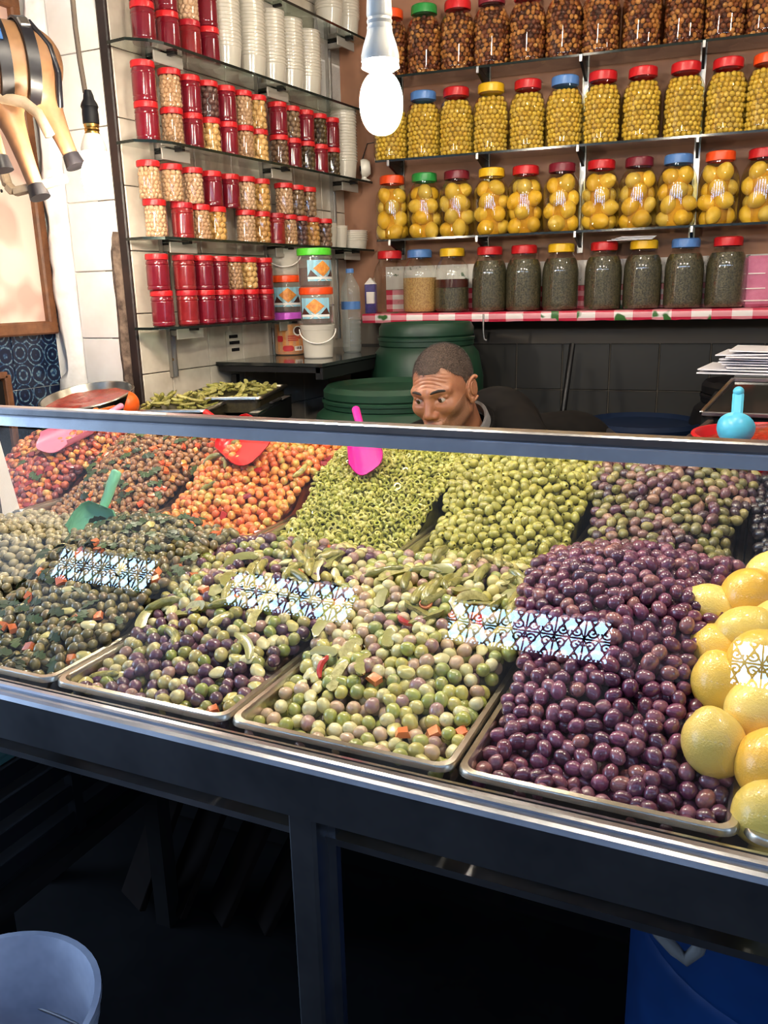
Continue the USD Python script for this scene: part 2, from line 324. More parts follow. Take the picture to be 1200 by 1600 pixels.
part(ct, 'step_riser', ext([(1.388, ZF + .002), (1.388, ZB - .016), (1.394, ZB - .011), (1.408, ZB - .011), (1.408, ZF)], -2.0, CX1), 'steel', 20)
part(ct, 'back_lip', ext([(1.965, .83), (1.965, 1.030), (1.969, 1.036), (1.992, 1.036), (1.996, 1.030), (1.996, .83)], -2.0, CX1), 'steel', 20)
# top rail: an upright grey face over a slanting face that mirrors the alley
YR = .95
part(ct, 'top_rail', ext([(YR + .002, 1.2735), (YR, 1.2765), (YR + .000, 1.2845), (YR + .003, 1.2865), (YR + .024, 1.2865), (YR + .027, 1.283), (YR + .027, 1.2735)], CX0 - .1, CX1), 'steel', 20)
part(ct, 'guard_clamp', ext([(YR - .006, 1.2585), (YR + .000, 1.272), (YR + .002, 1.2738), (YR + .014, 1.2738), (YR + .0155, 1.2585)], CX0 - .1, CX1), 'steel', 20)
g0, g1 = np.array([.8045, .884]), np.array([YR + .008, 1.262]); gd = (g1 - g0) / np.linalg.norm(g1 - g0); gn = np.array([-gd[1], gd[0]]) * .0025
part(ct, 'guard_glass', ext([g0 - gn, g0 + gn, g1 + gn, g1 - gn], CX0 + .01, CX1 - .01), 'guard_glass', False)
def end_panel():
    a = atx(28, 796, CX0 - .012); b = atx(2, 706, CX0 - .012); d = b - a
    top = a + d * ((1.262 - a[2]) / d[2])
    m = prism([(.80, .885), (a[1], .955), (top[1], 1.262), (YR + .01, 1.262)], .012); v = m[0]
    return np.stack([v[:, 2] + CX0 - .018, v[:, 0], v[:, 1]], -1), m[1]
part(ct, 'end_panel', end_panel(), 'white_tile', 20, label='white panel closing the end of the glass guard')
for x in (-.507, -1.62, .55):
    part(ct, 'post', box((x + .02, .81, .408), (.040, .052, .815), .004), 'steel_dull')
    part(ct, 'post_flange', box((x + .046, .822, .408), (.012, .012, .815)), 'steel_dull')
part(ct, 'guard_post', tube([(CX1 - .02, YR + .013, .9), (CX1 - .02, YR + .013, 1.275)], .012), 'steel')
part(ct, 'guard_post', tube([(CX0 + .0, 1.36, .9), (CX0 + .0, 1.36, 1.1)], .009), 'steel')
for y in (1.35, 1.9): part(ct, 'cross_beam', bar((-2.0, y, .75), (CX1, y, .75), .03, .03), 'steel_dull')
for x in (-1.95, .6): part(ct, 'rear_post', box((x, 1.95, .41), (.04, .04, .82), .003), 'steel_dull')

def pan_mesh(hx, hy, depth):
    rim, basin = [], []
    for o, z in ((-.001, -.008), (0, -.002), (.0015, 0), (.0085, .0005), (.0105, -.0015), (.0125, -.006)): rim.append(np.c_[rrect(hx - o, hy - o, .022 - o * .3), np.full(24, z)])
    for o, z in ((.0125, -.006), (.0145, -.02), (.018, -depth * .7), (.024, -depth + .008), (.034, -depth)): basin.append(np.c_[rrect(hx - o, hy - o, .022 - o * .3), np.full(24, z)])
    return loft(rim), loft(basin, False, True)
def pan(x0, x1, y0, y1, z, label):
    t = thing('steel_pan', label, 'pan', ((x0 + x1) / 2, (y0 + y1) / 2, z), group='steel serving pans sunk in the counter')
    r, b = pan_mesh((x1 - x0) / 2 - .0025, (y1 - y0) / 2, .095)
    part(t, 'rim', r, 'pan_steel', 40); part(t, 'basin', b, 'pan_steel', 50)
FX = [-1.60, -1.27, -.952, -.632, -.302, .02, .345]
BX = [-1.955, -1.628, -1.292, -.957, -.622, -.305, -.004, .325]
FN = ['pale olives at the left end of the front row', 'dark olives with carrot and herbs', 'purple and green olives under gherkins', 'pale and green olives with carrot, onion and gherkin slices', 'shiny purple olives', 'whole lemons at the right end']
BN_ = ['red peppers and olives at the left end', 'brown seasoned olives', 'orange spiced olives', 'sliced green olive rings', 'pitted green olives', 'mixed pink, purple and green olives', 'black olives at the right end']
for k, s in enumerate(FN): pan(FX[k], FX[k + 1], .838, 1.368, ZF, 'steel front pan heaped with ' + s)
for k, s in enumerate(BN_): pan(BX[k], BX[k + 1], 1.41, 1.94, ZB, 'steel back pan heaped with ' + s)

# ================================================================== OLIVES AND PICKLES
def olive_mesh(L, R, hole=0.0, egg=.06, seed=0, n=12, k=9):
    """long axis z; hole: radius of the pitting hole at the top, 0 leaves a small stem dimple"""
    a = np.linspace(0, PI, k); z, r = -L * np.cos(a), R * np.sin(a) * (1 + egg * np.cos(a))
    pr = list(zip(r, z))
    if hole:
        pr = [p for p in pr[:-1] if not (p[1] > 0 and p[0] < hole * 1.25)]
        zt = L * math.sqrt(max(0, 1 - (hole * 1.25 / R) ** 2))
        pr += [(hole * 1.2, zt), (hole * .95, zt - .0008), (hole * .8, zt - L * .5), (0, zt - L * .55)]
    else: pr = pr[:-1] + [(R * .13, L * .985), (0, L * .93)]
    m = lathe(pr, n)
    if seed: m = bumpy(m, R * .10, 70, seed)
    return m
def ring_mesh(R, r, h):
    q = [(R - .0006, -h / 2), (R, -h / 4), (R, h / 4), (R - .0006, h / 2), (r + .0006, h / 2), (r, h / 4), (r, -h / 4), (r + .0006, -h / 2), (R - .0006, -h / 2)]
    return lathe(q, 16)
def gherkin_mesh(L, R, bend, seed):
    t = np.linspace(-1, 1, 13); x = L / 2 * t
    p = np.stack([x, bend * (1 - t * t), 0 * x], -1); m = tube(p, R * np.sqrt(np.clip(1.02 - np.abs(t) ** 3.2, .03, 1)), 10)
    v = m[0]; return v + ((meshkit.fbm(v * 160, 2, seed) - .5) * .0028)[:, None] * np.array([0, .5, 1]), m[1]
def slice_mesh(L, W, T, bend):
    """half a gherkin cut lengthwise: a rounded skin below and a flat cut face on top"""
    t = np.linspace(-1, 1, 11); w = W / 2 * np.sqrt(np.clip(1.03 - np.abs(t) ** 7, .03, 1)) * (1 - .05 * t); y0 = bend * (1 - t * t)
    a = np.linspace(0, PI, 7); c, s = np.cos(a), np.sin(a)
    skin = np.stack([np.repeat(L / 2 * t[:, None], 7, 1), y0[:, None] + w[:, None] * c, -T * (w / (W / 2))[:, None] * s], -1).reshape(-1, 3)
    fs = tri(grid_faces(11, 7, False))[:, ::-1]
    k = np.linspace(-1, 1, 5); top = np.stack([np.repeat(L / 2 * t[:, None], 5, 1), y0[:, None] + w[:, None] * k, np.tile(.0006 * (1 - k * k), (11, 1))], -1).reshape(-1, 3)
    return (skin, fs), (top, tri(grid_faces(11, 5, False))[:, ::-1])
def chunk_mesh(s, seed):
    m = trimesh.convex.convex_hull(np.random.default_rng(seed).normal(size=(14, 3)) * .22 + np.array(np.meshgrid([-1, 1], [-1, 1], [-1, 1])).T.reshape(-1, 3)[np.r_[0:8, 0:6]])
    v = np.array(m.vertices); v -= v.mean(0); return v / np.abs(v).max() * np.asarray(s), np.array(m.faces)
def leaf_mesh(L, W):
    m = prism([(-L / 2, 0), (-L / 4, W * .35), (-L / 8, W * .2), (L * .05, W / 2), (L / 6, W * .22), (L / 3, W * .32), (L / 2, 0), (L / 3, -W * .3), (L / 8, -W * .2), (0, -W / 2), (-L / 8, -W * .2), (-L / 4, -W * .35)], .0007)
    v = m[0].copy(); v[:, 2] += .0035 * np.cos(v[:, 0] / L * 3) + .002 * np.sin(v[:, 1] / W * 4); return v, m[1]
def strip_mesh(L, W, bend):
    t = np.linspace(-1, 1, 8); m = tube(np.stack([L / 2 * t, bend * (1 - t * t), .2 * bend * np.sin(3 * t)], -1), W / 2 * (1 - .5 * np.abs(t) ** 3), 6)
    return m[0], m[1]

WET = dict(rough=.30, coat=1.0, spec=.5, crough=.09)
def P(*l): return [lin(*c) for c in l]
M('purple_skin', rough=.30, coat=1.0, crough=.09, cols=P((106, 50, 78), (92, 43, 70), (120, 60, 88), (80, 38, 60), (112, 54, 72), (132, 80, 96), (98, 43, 66), (140, 88, 86)), col2=lin(72, 34, 62), nscale=90., sharp=(.45, .75), var=.12)
M('pitted_skin', cols=P((184, 178, 84), (172, 168, 74), (194, 188, 98), (164, 156, 66), (180, 170, 72)), col2=lin(150, 146, 66), nscale=80., var=.10, **WET)
M('ring_flesh', cols=P((182, 178, 84), (168, 170, 74), (196, 190, 104), (158, 158, 66)), var=.10, **WET)
M('spiced_skin', cols=P((232, 156, 72), (222, 128, 62), (236, 172, 84), (214, 112, 58), (226, 146, 60), (206, 176, 84), (188, 170, 82)), col2=lin(220, 92, 48), nscale=60., sharp=(.45, .7), var=.10, **WET)
M('mixed_skin', cols=P((124, 120, 62), (112, 108, 58), (140, 130, 76), (104, 66, 72), (86, 48, 66), (148, 112, 92), (62, 40, 52), (130, 92, 84), (118, 114, 70)), col2=lin(96, 80, 58), nscale=70., sharp=(.5, .8), var=.12, **WET)
M('black_skin', cols=P((30, 22, 30), (44, 30, 40), (24, 20, 26)), var=.1, **WET)
M('pale_skin', cols=P((210, 202, 140), (202, 192, 116), (190, 182, 96), (164, 170, 84), (196, 166, 136), (158, 164, 74), (216, 208, 158), (184, 152, 126), (158, 120, 116), (146, 156, 84)), col2=lin(184, 166, 112), nscale=70., sharp=(.5, .8), var=.08, **WET)
M('violet_green_skin', cols=P((104, 62, 82), (88, 50, 72), (184, 172, 108), (170, 160, 84), (132, 142, 60), (168, 130, 116), (76, 44, 64), (196, 186, 132), (110, 70, 84), (146, 148, 76)), col2=lin(110, 90, 76), nscale=70., sharp=(.5, .8), var=.1, **WET)
M('dark_skin', cols=P((128, 118, 68), (112, 106, 62), (142, 130, 76), (150, 134, 74), (98, 88, 58), (134, 108, 68), (120, 116, 78)), col2=lin(100, 92, 56), nscale=70., var=.12, **WET)
M('dusty_skin', cols=P((176, 166, 126), (160, 150, 110), (190, 178, 138), (150, 136, 98), (166, 158, 120)), col2=lin(150, 138, 104), nscale=70., var=.10, **WET)
M('brown_skin', cols=P((166, 122, 76), (148, 110, 68), (178, 138, 84), (136, 94, 64), (172, 128, 66), (124, 102, 62)), col2=lin(150, 96, 58), nscale=70., var=.14, **WET)
M('red_skin', cols=P((196, 96, 62), (176, 82, 58), (214, 136, 78), (126, 64, 64), (214, 164, 90), (150, 66, 64), (204, 108, 56), (102, 54, 62)), col2=lin(184, 74, 50), nscale=60., sharp=(.5, .8), var=.12, **WET)
M('gherkin_skin', cols=P((150, 146, 74), (164, 156, 82), (132, 130, 66), (172, 162, 90)), col2=lin(112, 112, 54), nscale=110., sharp=(.5, .62), bump=(260., .5), var=.1, **WET)
M('gherkin_flesh', cols=P((176, 170, 104), (160, 158, 92), (188, 180, 116), (146, 148, 82)), col2=lin(140, 136, 78), nscale=120., var=.08, **WET)
M('carrot', cols=P((214, 116, 60), (204, 104, 54), (222, 130, 74)), var=.08, **WET)
M('onion', cols=P((206, 196, 136), (196, 186, 112), (214, 206, 152)), var=.06, **WET)
M('red_pepper', cols=P((168, 40, 36), (190, 58, 40), (142, 34, 44), (204, 84, 44)), var=.1, **WET)
M('orange_pepper', cols=P((224, 106, 48), (232, 128, 54), (212, 88, 48), (236, 150, 66)), var=.1, **WET)
M('herb', cols=P((52, 74, 34), (64, 84, 40), (44, 62, 32)), rough=.45, var=.15)
M('lemon_peel', cols=P((226, 196, 92), (232, 202, 104), (220, 190, 96), (228, 188, 76)), rough=.28, coat=.4, bump=(420., .35), var=.05)
M('lemon_orange', lin(230, 178, 62), .28, coat=.4, bump=(420., .35))
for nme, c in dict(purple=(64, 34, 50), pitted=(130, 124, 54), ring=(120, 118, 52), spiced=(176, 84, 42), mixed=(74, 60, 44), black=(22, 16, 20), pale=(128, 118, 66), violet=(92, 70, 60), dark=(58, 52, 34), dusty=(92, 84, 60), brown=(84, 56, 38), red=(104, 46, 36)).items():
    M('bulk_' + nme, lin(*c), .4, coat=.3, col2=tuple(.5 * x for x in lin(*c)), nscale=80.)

KL = {}          # class name -> path
def food(name, parts):
    """a class prim of one kind of food; parts: (part name, mesh, material)"""
    k = klass(name)
    for p, m, mt in parts: part(k, p, m, mt, True if p in ('flesh', 'peel') else 40)
    KL[name] = str(k.GetPath()); return KL[name]
for s, mat in (('purple', 'purple_skin'), ('pale', 'pale_skin'), ('violet_green', 'violet_green_skin'), ('mixed', 'mixed_skin'), ('dark', 'dark_skin'), ('dusty', 'dusty_skin'), ('brown', 'brown_skin'), ('red', 'red_skin'), ('spiced', 'spiced_skin'), ('black', 'black_skin')):
    L, R = dict(purple=(.0130, .0105), pale=(.0122, .0108), violet_green=(.0122, .0108), mixed=(.0128, .0102), dark=(.0112, .0090), dusty=(.0112, .0088), brown=(.0104, .0080), red=(.0108, .0092), spiced=(.0112, .0100), black=(.012, .0100))[s]
    food(s + '_olive_a', [('flesh', olive_mesh(L, R, seed=3), mat)]); food(s + '_olive_b', [('flesh', olive_mesh(L * .93, R * .95, egg=.12, seed=8), mat)])
food('pitted_olive_a', [('flesh', olive_mesh(.0128, .0098, .0030, n=14), 'pitted_skin')]); food('pitted_olive_b', [('flesh', olive_mesh(.0120, .0094, .0027, egg=.1, n=14), 'pitted_skin')])
food('olive_ring_a', [('flesh_ring', ring_mesh(.0082, .0042, .0052), 'ring_flesh')]); food('olive_ring_b', [('flesh_ring', ring_mesh(.0074, .0034, .0048), 'ring_flesh')]); food('olive_end', [('flesh', olive_mesh(.0066, .0080, .0028, n=12), 'ring_flesh')])
for i, (L, R, b) in enumerate(((.062, .0085, .006), (.052, .0075, .010), (.070, .0080, .004))): food('gherkin_%s' % 'abc'[i], [('flesh', gherkin_mesh(L, R, b, i + 1), 'gherkin_skin')])
for i, (L, W, T, b) in enumerate(((.058, .0185, .0100, .005), (.066, .0165, .0095, .010), (.048, .0190, .0090, .002))):
    sk, tp = slice_mesh(L, W, T, b); food('gherkin_half_%s' % 'abc'[i], [('skin', sk, 'gherkin_skin'), ('cut_face', tp, 'gherkin_flesh')])
food('carrot_piece', [('body', chunk_mesh((.012, .010, .007), 1), 'carrot')]); food('carrot_slice', [('body', lathe([(0, -.0025), (.0105, -.0025), (.0112, 0), (.0105, .0025), (0, .0025)], 14), 'carrot')])
food('onion_piece', [('body', bumpy(tf(ico(2, 1.), (0, 0, 0), None, (.0135, .0095, .0055)), .0035, 110, 2), 'onion')])
food('pepper_strip_red', [('body', strip_mesh(.045, .010, .008), 'red_pepper')]); food('pepper_strip_orange', [('body', strip_mesh(.040, .010, .010), 'orange_pepper')])
food('pepper_piece', [('body', chunk_mesh((.011, .009, .004), 9), 'orange_pepper')]); food('red_pepper_piece', [('body', chunk_mesh((.012, .010, .004), 12), 'red_pepper')])
food('herb_leaf_a', [('blade', leaf_mesh(.036, .024), 'herb')]); food('herb_leaf_b', [('blade', leaf_mesh(.026, .020), 'herb')])

def visible(p):
    d = np.asarray(p) - EYE; w = d @ FW; u, v = 600 + FPX * (d @ RT) / w, 800 - FPX * (d @ UP) / w
    return (u > -15) & (u < 1215) & (v > -15) & (v < 1615)
def place_food(name, kinds, P_, R_, S_, label, cat, group, most=300):
    """individuals for the nearest in view, the rest of the heap as one instancer"""
    P_ = np.asarray(P_); vis = visible(P_); order = np.argsort(np.linalg.norm(P_ - EYE, axis=1) + 100 * ~vis)
    rng = np.random.default_rng(len(P_)); kk = rng.integers(0, len(kinds), len(P_)); one = order[:min(most, int(vis.sum()))]
    for i in one: thing(name, label, cat, P_[i], R_[i], S_[i], group, ref=KL[kinds[kk[i]]])
    rest = np.setdiff1d(np.arange(len(P_)), one)
    if len(rest): scatter(name + '_heap', kinds, kk[rest], P_[rest], [R_[i] for i in rest], S_[rest], None if False else 'further ' + label, cat)
def scatter(name, kinds, kk, P_, R_, S_, label, cat):
    from scipy.spatial.transform import Rotation
    pi = UsdGeom.PointInstancer.Define(stage, numbered('/World/' + name)); pr = []
    for j, k in enumerate(kinds):
        q = stage.DefinePrim(f'{pi.GetPath()}/piece_{j:03d}', 'Xform'); q.GetReferences().AddInternalReference(KL[k]); pr.append(q.GetPath())
    pi.CreatePrototypesRel().SetTargets(pr); pi.CreateProtoIndicesAttr(Vt.IntArray.FromNumpy(np.asarray(kk, np.int32)))
    pi.CreatePositionsAttr(Vt.Vec3fArray.FromNumpy(np.asarray(P_, np.float32)))
    q = Rotation.from_matrix(np.array(R_)).as_quat(); pi.CreateOrientationsAttr(Vt.QuathArray([Gf.Quath(float(w), float(x), float(y), float(z)) for x, y, z, w in q]))
    s = np.asarray(S_, np.float32).reshape(-1); pi.CreateScalesAttr(Vt.Vec3fArray.FromNumpy(np.repeat(s[:, None], 3, 1)))
    return tag(pi.GetPrim(), label, cat, kind='stuff')

class Heap:
    """the surface of the food in one pan: base low at the front rim, rising to a ridge towards the back"""
    def __init__(s, x0, x1, y0, y1, zr, H, ridge=.72, side=1.6, back=.75, low=.03, lean=0., lump=.012, seed=0, foot=.10):
        s.__dict__.update(locals())
    def z(s, x, y):
        u = (x - (s.x0 + s.x1) / 2) / ((s.x1 - s.x0) / 2) - s.lean; t = (y - s.y0) / (s.y1 - s.y0)
        f = np.where(t < s.ridge, np.sin(np.clip((t - s.foot) / (s.ridge - s.foot), 0, 1) * PI / 2) ** 1.15, 1 - (1 - s.back) * ((t - s.ridge) / (1 - s.ridge)) ** 2)
        a = np.clip(np.abs(u), 0, 1.3) ** 2.2
        sd = s.side + 14 * np.clip(t - .36, 0, 1) ** 1.3
        zz = s.zr - s.low + (s.H + s.low) * f * (1 - a / sd)
        zz = zz - .02 * np.clip(a - .75, 0, 1) * (t < .45)
        return zz + s.lump * 2 * (meshkit.fbm(np.stack([x * 16, y * 16, 0 * x], -1), 2, s.seed + 5) - .5)
    def normal(s, x, y):
        e = 2e-3; g = np.stack([-(s.z(x + e, y) - s.z(x - e, y)) / (2 * e), -(s.z(x, y + e) - s.z(x, y - e)) / (2 * e), np.ones_like(x)], -1)
        return g / np.linalg.norm(g, axis=1)[:, None]
    def sample(s, gap, inset, seed, n=16000, depth=0., jit=0.):
        gap = gap * .86
        r = np.random.default_rng(seed); m = .016 + inset
        x, y = r.uniform(s.x0 - .006, s.x1 + .006, n), r.uniform(s.y0 + m, s.y1 - m, n)
        t_ = (y - s.y0) / (s.y1 - s.y0); mx_ = m - (m + .006) * np.clip((t_ - .42) / .16, 0, 1); xe = np.minimum(x - s.x0, s.x1 - x)
        q_ = xe > mx_; x, y = x[q_], y[q_]
        N = s.normal(x, y); keep = r.uniform(0, 1, len(x)) < .55 / N[:, 2]; x, y, N = x[keep], y[keep], N[keep]
        p = np.stack([x, y, s.z(x, y)], -1) + N * (r.uniform(-jit, jit, len(x)) - depth)[:, None]
        ok = np.ones(len(p), bool); nb = cKDTree(p).query_ball_point(p, gap)
        for i in range(len(p)):
            if ok[i]:
                for j in nb[i]:
                    if j > i: ok[j] = False
        return p[ok], N[ok]
    def bulk(s, mat, label, cat, drop):
        gx, gy = np.meshgrid(np.linspace(s.x0 + .02, s.x1 - .02, 26), np.linspace(s.y0 + .02, s.y1 - .02, 40), indexing='ij')
        z = np.maximum(s.z(gx.ravel(), gy.ravel()).reshape(gx.shape) - drop, s.zr - .088)
        n = gx.size; v = np.vstack([np.stack([gx, gy, z], -1).reshape(-1, 3), np.stack([gx, gy, 0 * z + s.zr - .09], -1).reshape(-1, 3)])
        f = grid_faces(26, 40, False)[:, ::-1]
        I = np.arange(n).reshape(26, 40); b = np.concatenate([I[:, 0], I[-1, 1:], I[-2::-1, -1], I[0, -2:0:-1]]); c = np.roll(b, -1)
        f = np.vstack([f, f[:, ::-1] + n, np.stack([b, c, c + n, b + n], -1)])
        solo('olive_mass', (v, tri(f)), mat, label, cat, kind='stuff', smooth=True)
def lying(N, r, tilt=.45):
    a = r.normal(size=N.shape); a -= N * (a * N).sum(1)[:, None] * (1 - tilt); a = a * np.where((tilt > 1) & ((a * N).sum(1) < 0), -1, 1)[:, None]; return [axes(q, r.uniform(0, 6.28)) for q in a]
def fill(h, name, kinds, gap, rad, label, cat, seed, bulk, most=300, extra=(), scale=(.92, 1.10)):
    """top layer of food over a second layer and a solid mass below; extra: (name, kinds, share or list of pixels, label, category, lift)"""
    r = np.random.default_rng(seed)
    p, N = h.sample(gap, rad * .6, seed, jit=rad * .35)
    own = np.zeros(len(p), int); ex = list(extra); u = r.uniform(0, 1, len(p)); acc = 0
    for i, e in enumerate(ex):
        own[(u >= acc) & (u < acc + e[2])] = i + 1; acc += e[2]
    S = r.uniform(*scale, len(p))
    k = own == 0; place_food(name, kinds, p[k], lying(N[k], r, 1.15 if 'pitted' in name or 'ring' in name else .45), S[k], label, cat, label.split(' in the')[0] + 's in one pan', min(most, 270))
    for i, e in enumerate(ex):
        k = own == i + 1
        if not k.any(): continue
        q = p[k] + N[k] * e[5]; R = []
        for nn in N[k]:
            t = r.normal(size=3); t -= nn * (t @ nn); t /= np.linalg.norm(t); w = nn + .25 * r.normal(size=3); w -= t * (w @ t); w /= np.linalg.norm(w); R.append(np.stack([t, np.cross(w, t), w], 1))
        place_food(e[0], e[1], q, R, S[k], e[3], e[4], e[3])
    p2, N2 = h.sample(gap * 1.02, rad * .6, seed + 50, depth=rad * 1.45, jit=rad * .3)
    scatter(name + '_underlayer', kinds, r.integers(0, len(kinds), len(p2)), p2, lying(N2, r), r.uniform(*scale, len(p2)), 'lower ' + label, cat)
    h.bulk(bulk, 'brine-wet bottom of the ' + label.split(' in the')[0] + ' heap, deep in its pan', 'olives', rad * 2.2)
FY, BY = (.838, 1.368), (1.41, 1.94)
def F(k, **a): return Heap(FX[k], FX[k + 1], *FY, ZF, **a)
def B(k, **a): return Heap(BX[k], BX[k + 1], *BY, ZB, **a)
LEAF = ('herb_leaf', ['herb_leaf_a', 'herb_leaf_b'])
# front row
fill(F(4, H=.155, ridge=.80, side=1.5, lean=-.08, seed=1, low=.022, back=.9), 'purple_olive', ['purple_olive_a', 'purple_olive_b'], .0198, .0105, 'glossy purple olive in the front pan beside the lemons', 'olive', 11, 'bulk_purple')
fill(F(3, H=.095, ridge=.92, side=2.2, seed=2, low=.022, back=.95), 'pale_olive', ['pale_olive_a', 'pale_olive_b'], .0200, .0105, 'pale green or pinkish olive in the front pan left of the purple olives', 'olive', 12, 'bulk_pale',
     extra=[('carrot_piece', ['carrot_piece', 'carrot_slice'], .035, 'orange carrot piece lying among the pale front olives', 'carrot', .002), ('onion_piece', ['onion_piece'], .07, 'pale pickled onion piece lying among the pale front olives', 'onion', .001), ('pepper_strip', ['pepper_strip_red'], .012, 'dark red pepper strip among the pale front olives', 'pepper', .004)])
fill(F(2, H=.095, ridge=.92, side=2.2, seed=3, low=.022, back=.95), 'violet_olive', ['violet_green_olive_a', 'violet_green_olive_b'], .0200, .0105, 'purple or green olive in the front pan second from the left rim', 'olive', 13, 'bulk_violet',
     extra=[('carrot_piece', ['carrot_piece'], .03, 'orange carrot piece lying among the purple and green olives', 'carrot', .002), ('onion_piece', ['onion_piece'], .10, 'yellowish pickle chunk lying among the purple and green olives', 'pickle', .001)])
fill(F(1, H=.115, ridge=.85, side=2.4, seed=4, low=.02, back=.9), 'dark_olive', ['dark_olive_a', 'dark_olive_b'], .0172, .0088, 'dark brown-green olive in the front pan sprinkled with chopped herbs', 'olive', 14, 'bulk_dark',
     extra=[('carrot_piece', ['carrot_piece'], .05, 'orange carrot piece lying among the dark herbed olives', 'carrot', .002), ('chopped_herb', LEAF[1], .20, 'chopped green herb leaf strewn on the dark olives', 'herb', .006), ('onion_piece', ['onion_piece'], .04, 'pale vegetable piece lying among the dark herbed olives', 'onion', .001)])
fill(F(0, H=.09, ridge=.85, side=2.4, seed=5, low=.02, back=.95), 'dusty_olive', ['dusty_olive_a', 'dusty_olive_b'], .0172, .0086, 'greyish green olive in the leftmost front pan', 'olive', 15, 'bulk_dusty')
# back row
fill(B(0, H=.135, ridge=.75, side=2.0, seed=6), 'red_olive', ['red_olive_a', 'red_olive_b'], .0176, .0090, 'red-stained olive in the leftmost pan of the back row', 'olive', 16, 'bulk_red',
     extra=[('pepper_piece', ['pepper_piece', 'red_pepper_piece'], .22, 'red or orange pepper piece in the leftmost back pan', 'pepper', .003), ('chopped_herb', LEAF[1], .03, 'green leaf lying on the red-stained olives', 'herb', .006)])
fill(B(1, H=.14, ridge=.75, side=2.0, seed=7), 'brown_olive', ['brown_olive_a', 'brown_olive_b'], .0158, .0080, 'small brown seasoned olive in the back pan behind the green scoop', 'olive', 17, 'bulk_brown',
     extra=[('pepper_piece', ['pepper_piece'], .11, 'orange pepper piece among the small brown olives', 'pepper', .003), ('chopped_herb', LEAF[1], .10, 'dark green leaf lying on the small brown olives', 'herb', .006)])
fill(B(2, H=.145, ridge=.75, side=1.8, seed=8), 'spiced_olive', ['spiced_olive_a', 'spiced_olive_b'], .0188, .0098, 'orange spiced olive in the back pan before the red scoop', 'olive', 18, 'bulk_spiced',
     extra=[('pepper_strip', ['pepper_strip_orange', 'gherkin_b'], .03, 'orange pepper or pickle strip among the orange spiced olives', 'pepper', .005), ('pepper_piece', ['pepper_piece', 'red_pepper_piece'], .07, 'red or orange pepper piece among the orange spiced olives', 'pepper', .003)])
fill(B(3, H=.142, ridge=.75, side=1.7, seed=9), 'olive_ring', ['olive_ring_a', 'olive_ring_b', 'olive_end'], .0112, .0062, 'sliced green olive ring in the back pan before the pink scoop', 'olive', 19, 'bulk_ring')
fill(B(4, H=.150, ridge=.75, side=1.6, seed=10), 'pitted_olive', ['pitted_olive_a', 'pitted_olive_b'], .0182, .0098, 'pitted green olive in the back pan right of the sliced rings', 'olive', 20, 'bulk_pitted')
fill(B(5, H=.140, ridge=.75, side=1.9, seed=11), 'mixed_olive', ['mixed_olive_a', 'mixed_olive_b'], .0190, .0102, 'pinkish, purple or green olive in the back pan behind the lemons', 'olive', 21, 'bulk_mixed')
fill(B(6, H=.120, ridge=.75, side=1.9, seed=12), 'black_olive', ['black_olive_a', 'black_olive_b'], .0188, .0100, 'shiny black olive in the pan at the right end of the back row', 'olive', 22, 'bulk_black')

# ================================================================== HANGING BULBS
def bulb(loc, label, cable, dark=True, R=.034, L=1.0, top=3.0):
    t = thing('hanging_bulb', label, 'lamp', loc)
    c = np.asarray(cable); part(t, 'cable', tube(c, .0042 if len(c) < 5 else .006, 8), 'cable' if len(c) > 4 else 'dark_cable', True)
    so = [(0, .165), (.008, .165), (.0115, .155), (.013, .145), (.019, .135), (.021, .128), (.0185, .122), (.0195, .112), (.0195, .090), (.017, .088)] if dark else [(0, .185), (.009, .185), (.0185, .172), (.0205, .166), (.0205, .158), (.0165, .154), (.0165, .128), (.0185, .124), (.0185, .112), (.017, .108)]
    part(t, 'socket', lathe(so[::-1], 24), 'black_plastic' if dark else 'bulb_porcelain', 30)
    part(t, 'cap', lathe([(.0175, .064), (.018, .068), (.0165, .072), (.018, .076), (.0165, .080), (.018, .084), (.0165, .112)], 24), 'brass' if dark else 'bulb_porcelain', 30)
    part(t, 'bulb_neck', lathe([(R * .86, .026), (R * .86, .034), (R * .76, .046), (R * .6, .060), (.017, .068)], 28), 'bulb_porcelain', 40)
    a = np.linspace(0, PI, 18)
    z = -R * 1.35 * np.cos(a) - R * .9; r = R * np.sin(a) ** .8
    m = np.c_[r, z]; m = m[m[:, 1] < .012]; m = np.vstack([m, [(R * .86, .018), (R * .80, .026)]])
    part(t, 'glowing_globe', lathe(m, 28), 'bulb_glow', True)
    return t
b1 = at(595, 128, 1.17)
bulb(b1, 'bare glowing bulb in a white socket hanging before the big jars', [(0, 0, .18), (0, 0, .4), (0, 0, 3.0 - b1[2])], False, .031)
b2 = at(149, 255, 1.72)
zz = np.linspace(.16, 3.0 - b2[2], 16)
bulb(b2, 'bare glowing bulb in a dark socket hanging by the white pillar', np.c_[-.010 * np.sin(zz * 7) - (zz - .16) * .03, .006 * np.cos(zz * 9), zz], True, .036)
for k, (x, y, z) in enumerate(((-1.05, 1.25, 2.32), (-.20, 1.35, 2.32), (.55, 1.2, 2.30), (-.75, 2.55, 2.62), (.45, 2.7, 2.62))):
    bulb((x, y, z), 'further bare bulb hanging from the ceiling above the frame, number %s along the counter' % ('one', 'two', 'three', 'four', 'five')[k], [(0, 0, .16), (0, 0, .25), (0, 0, 3.0 - z)], k % 2 == 0, .043 if k < 3 else .030)

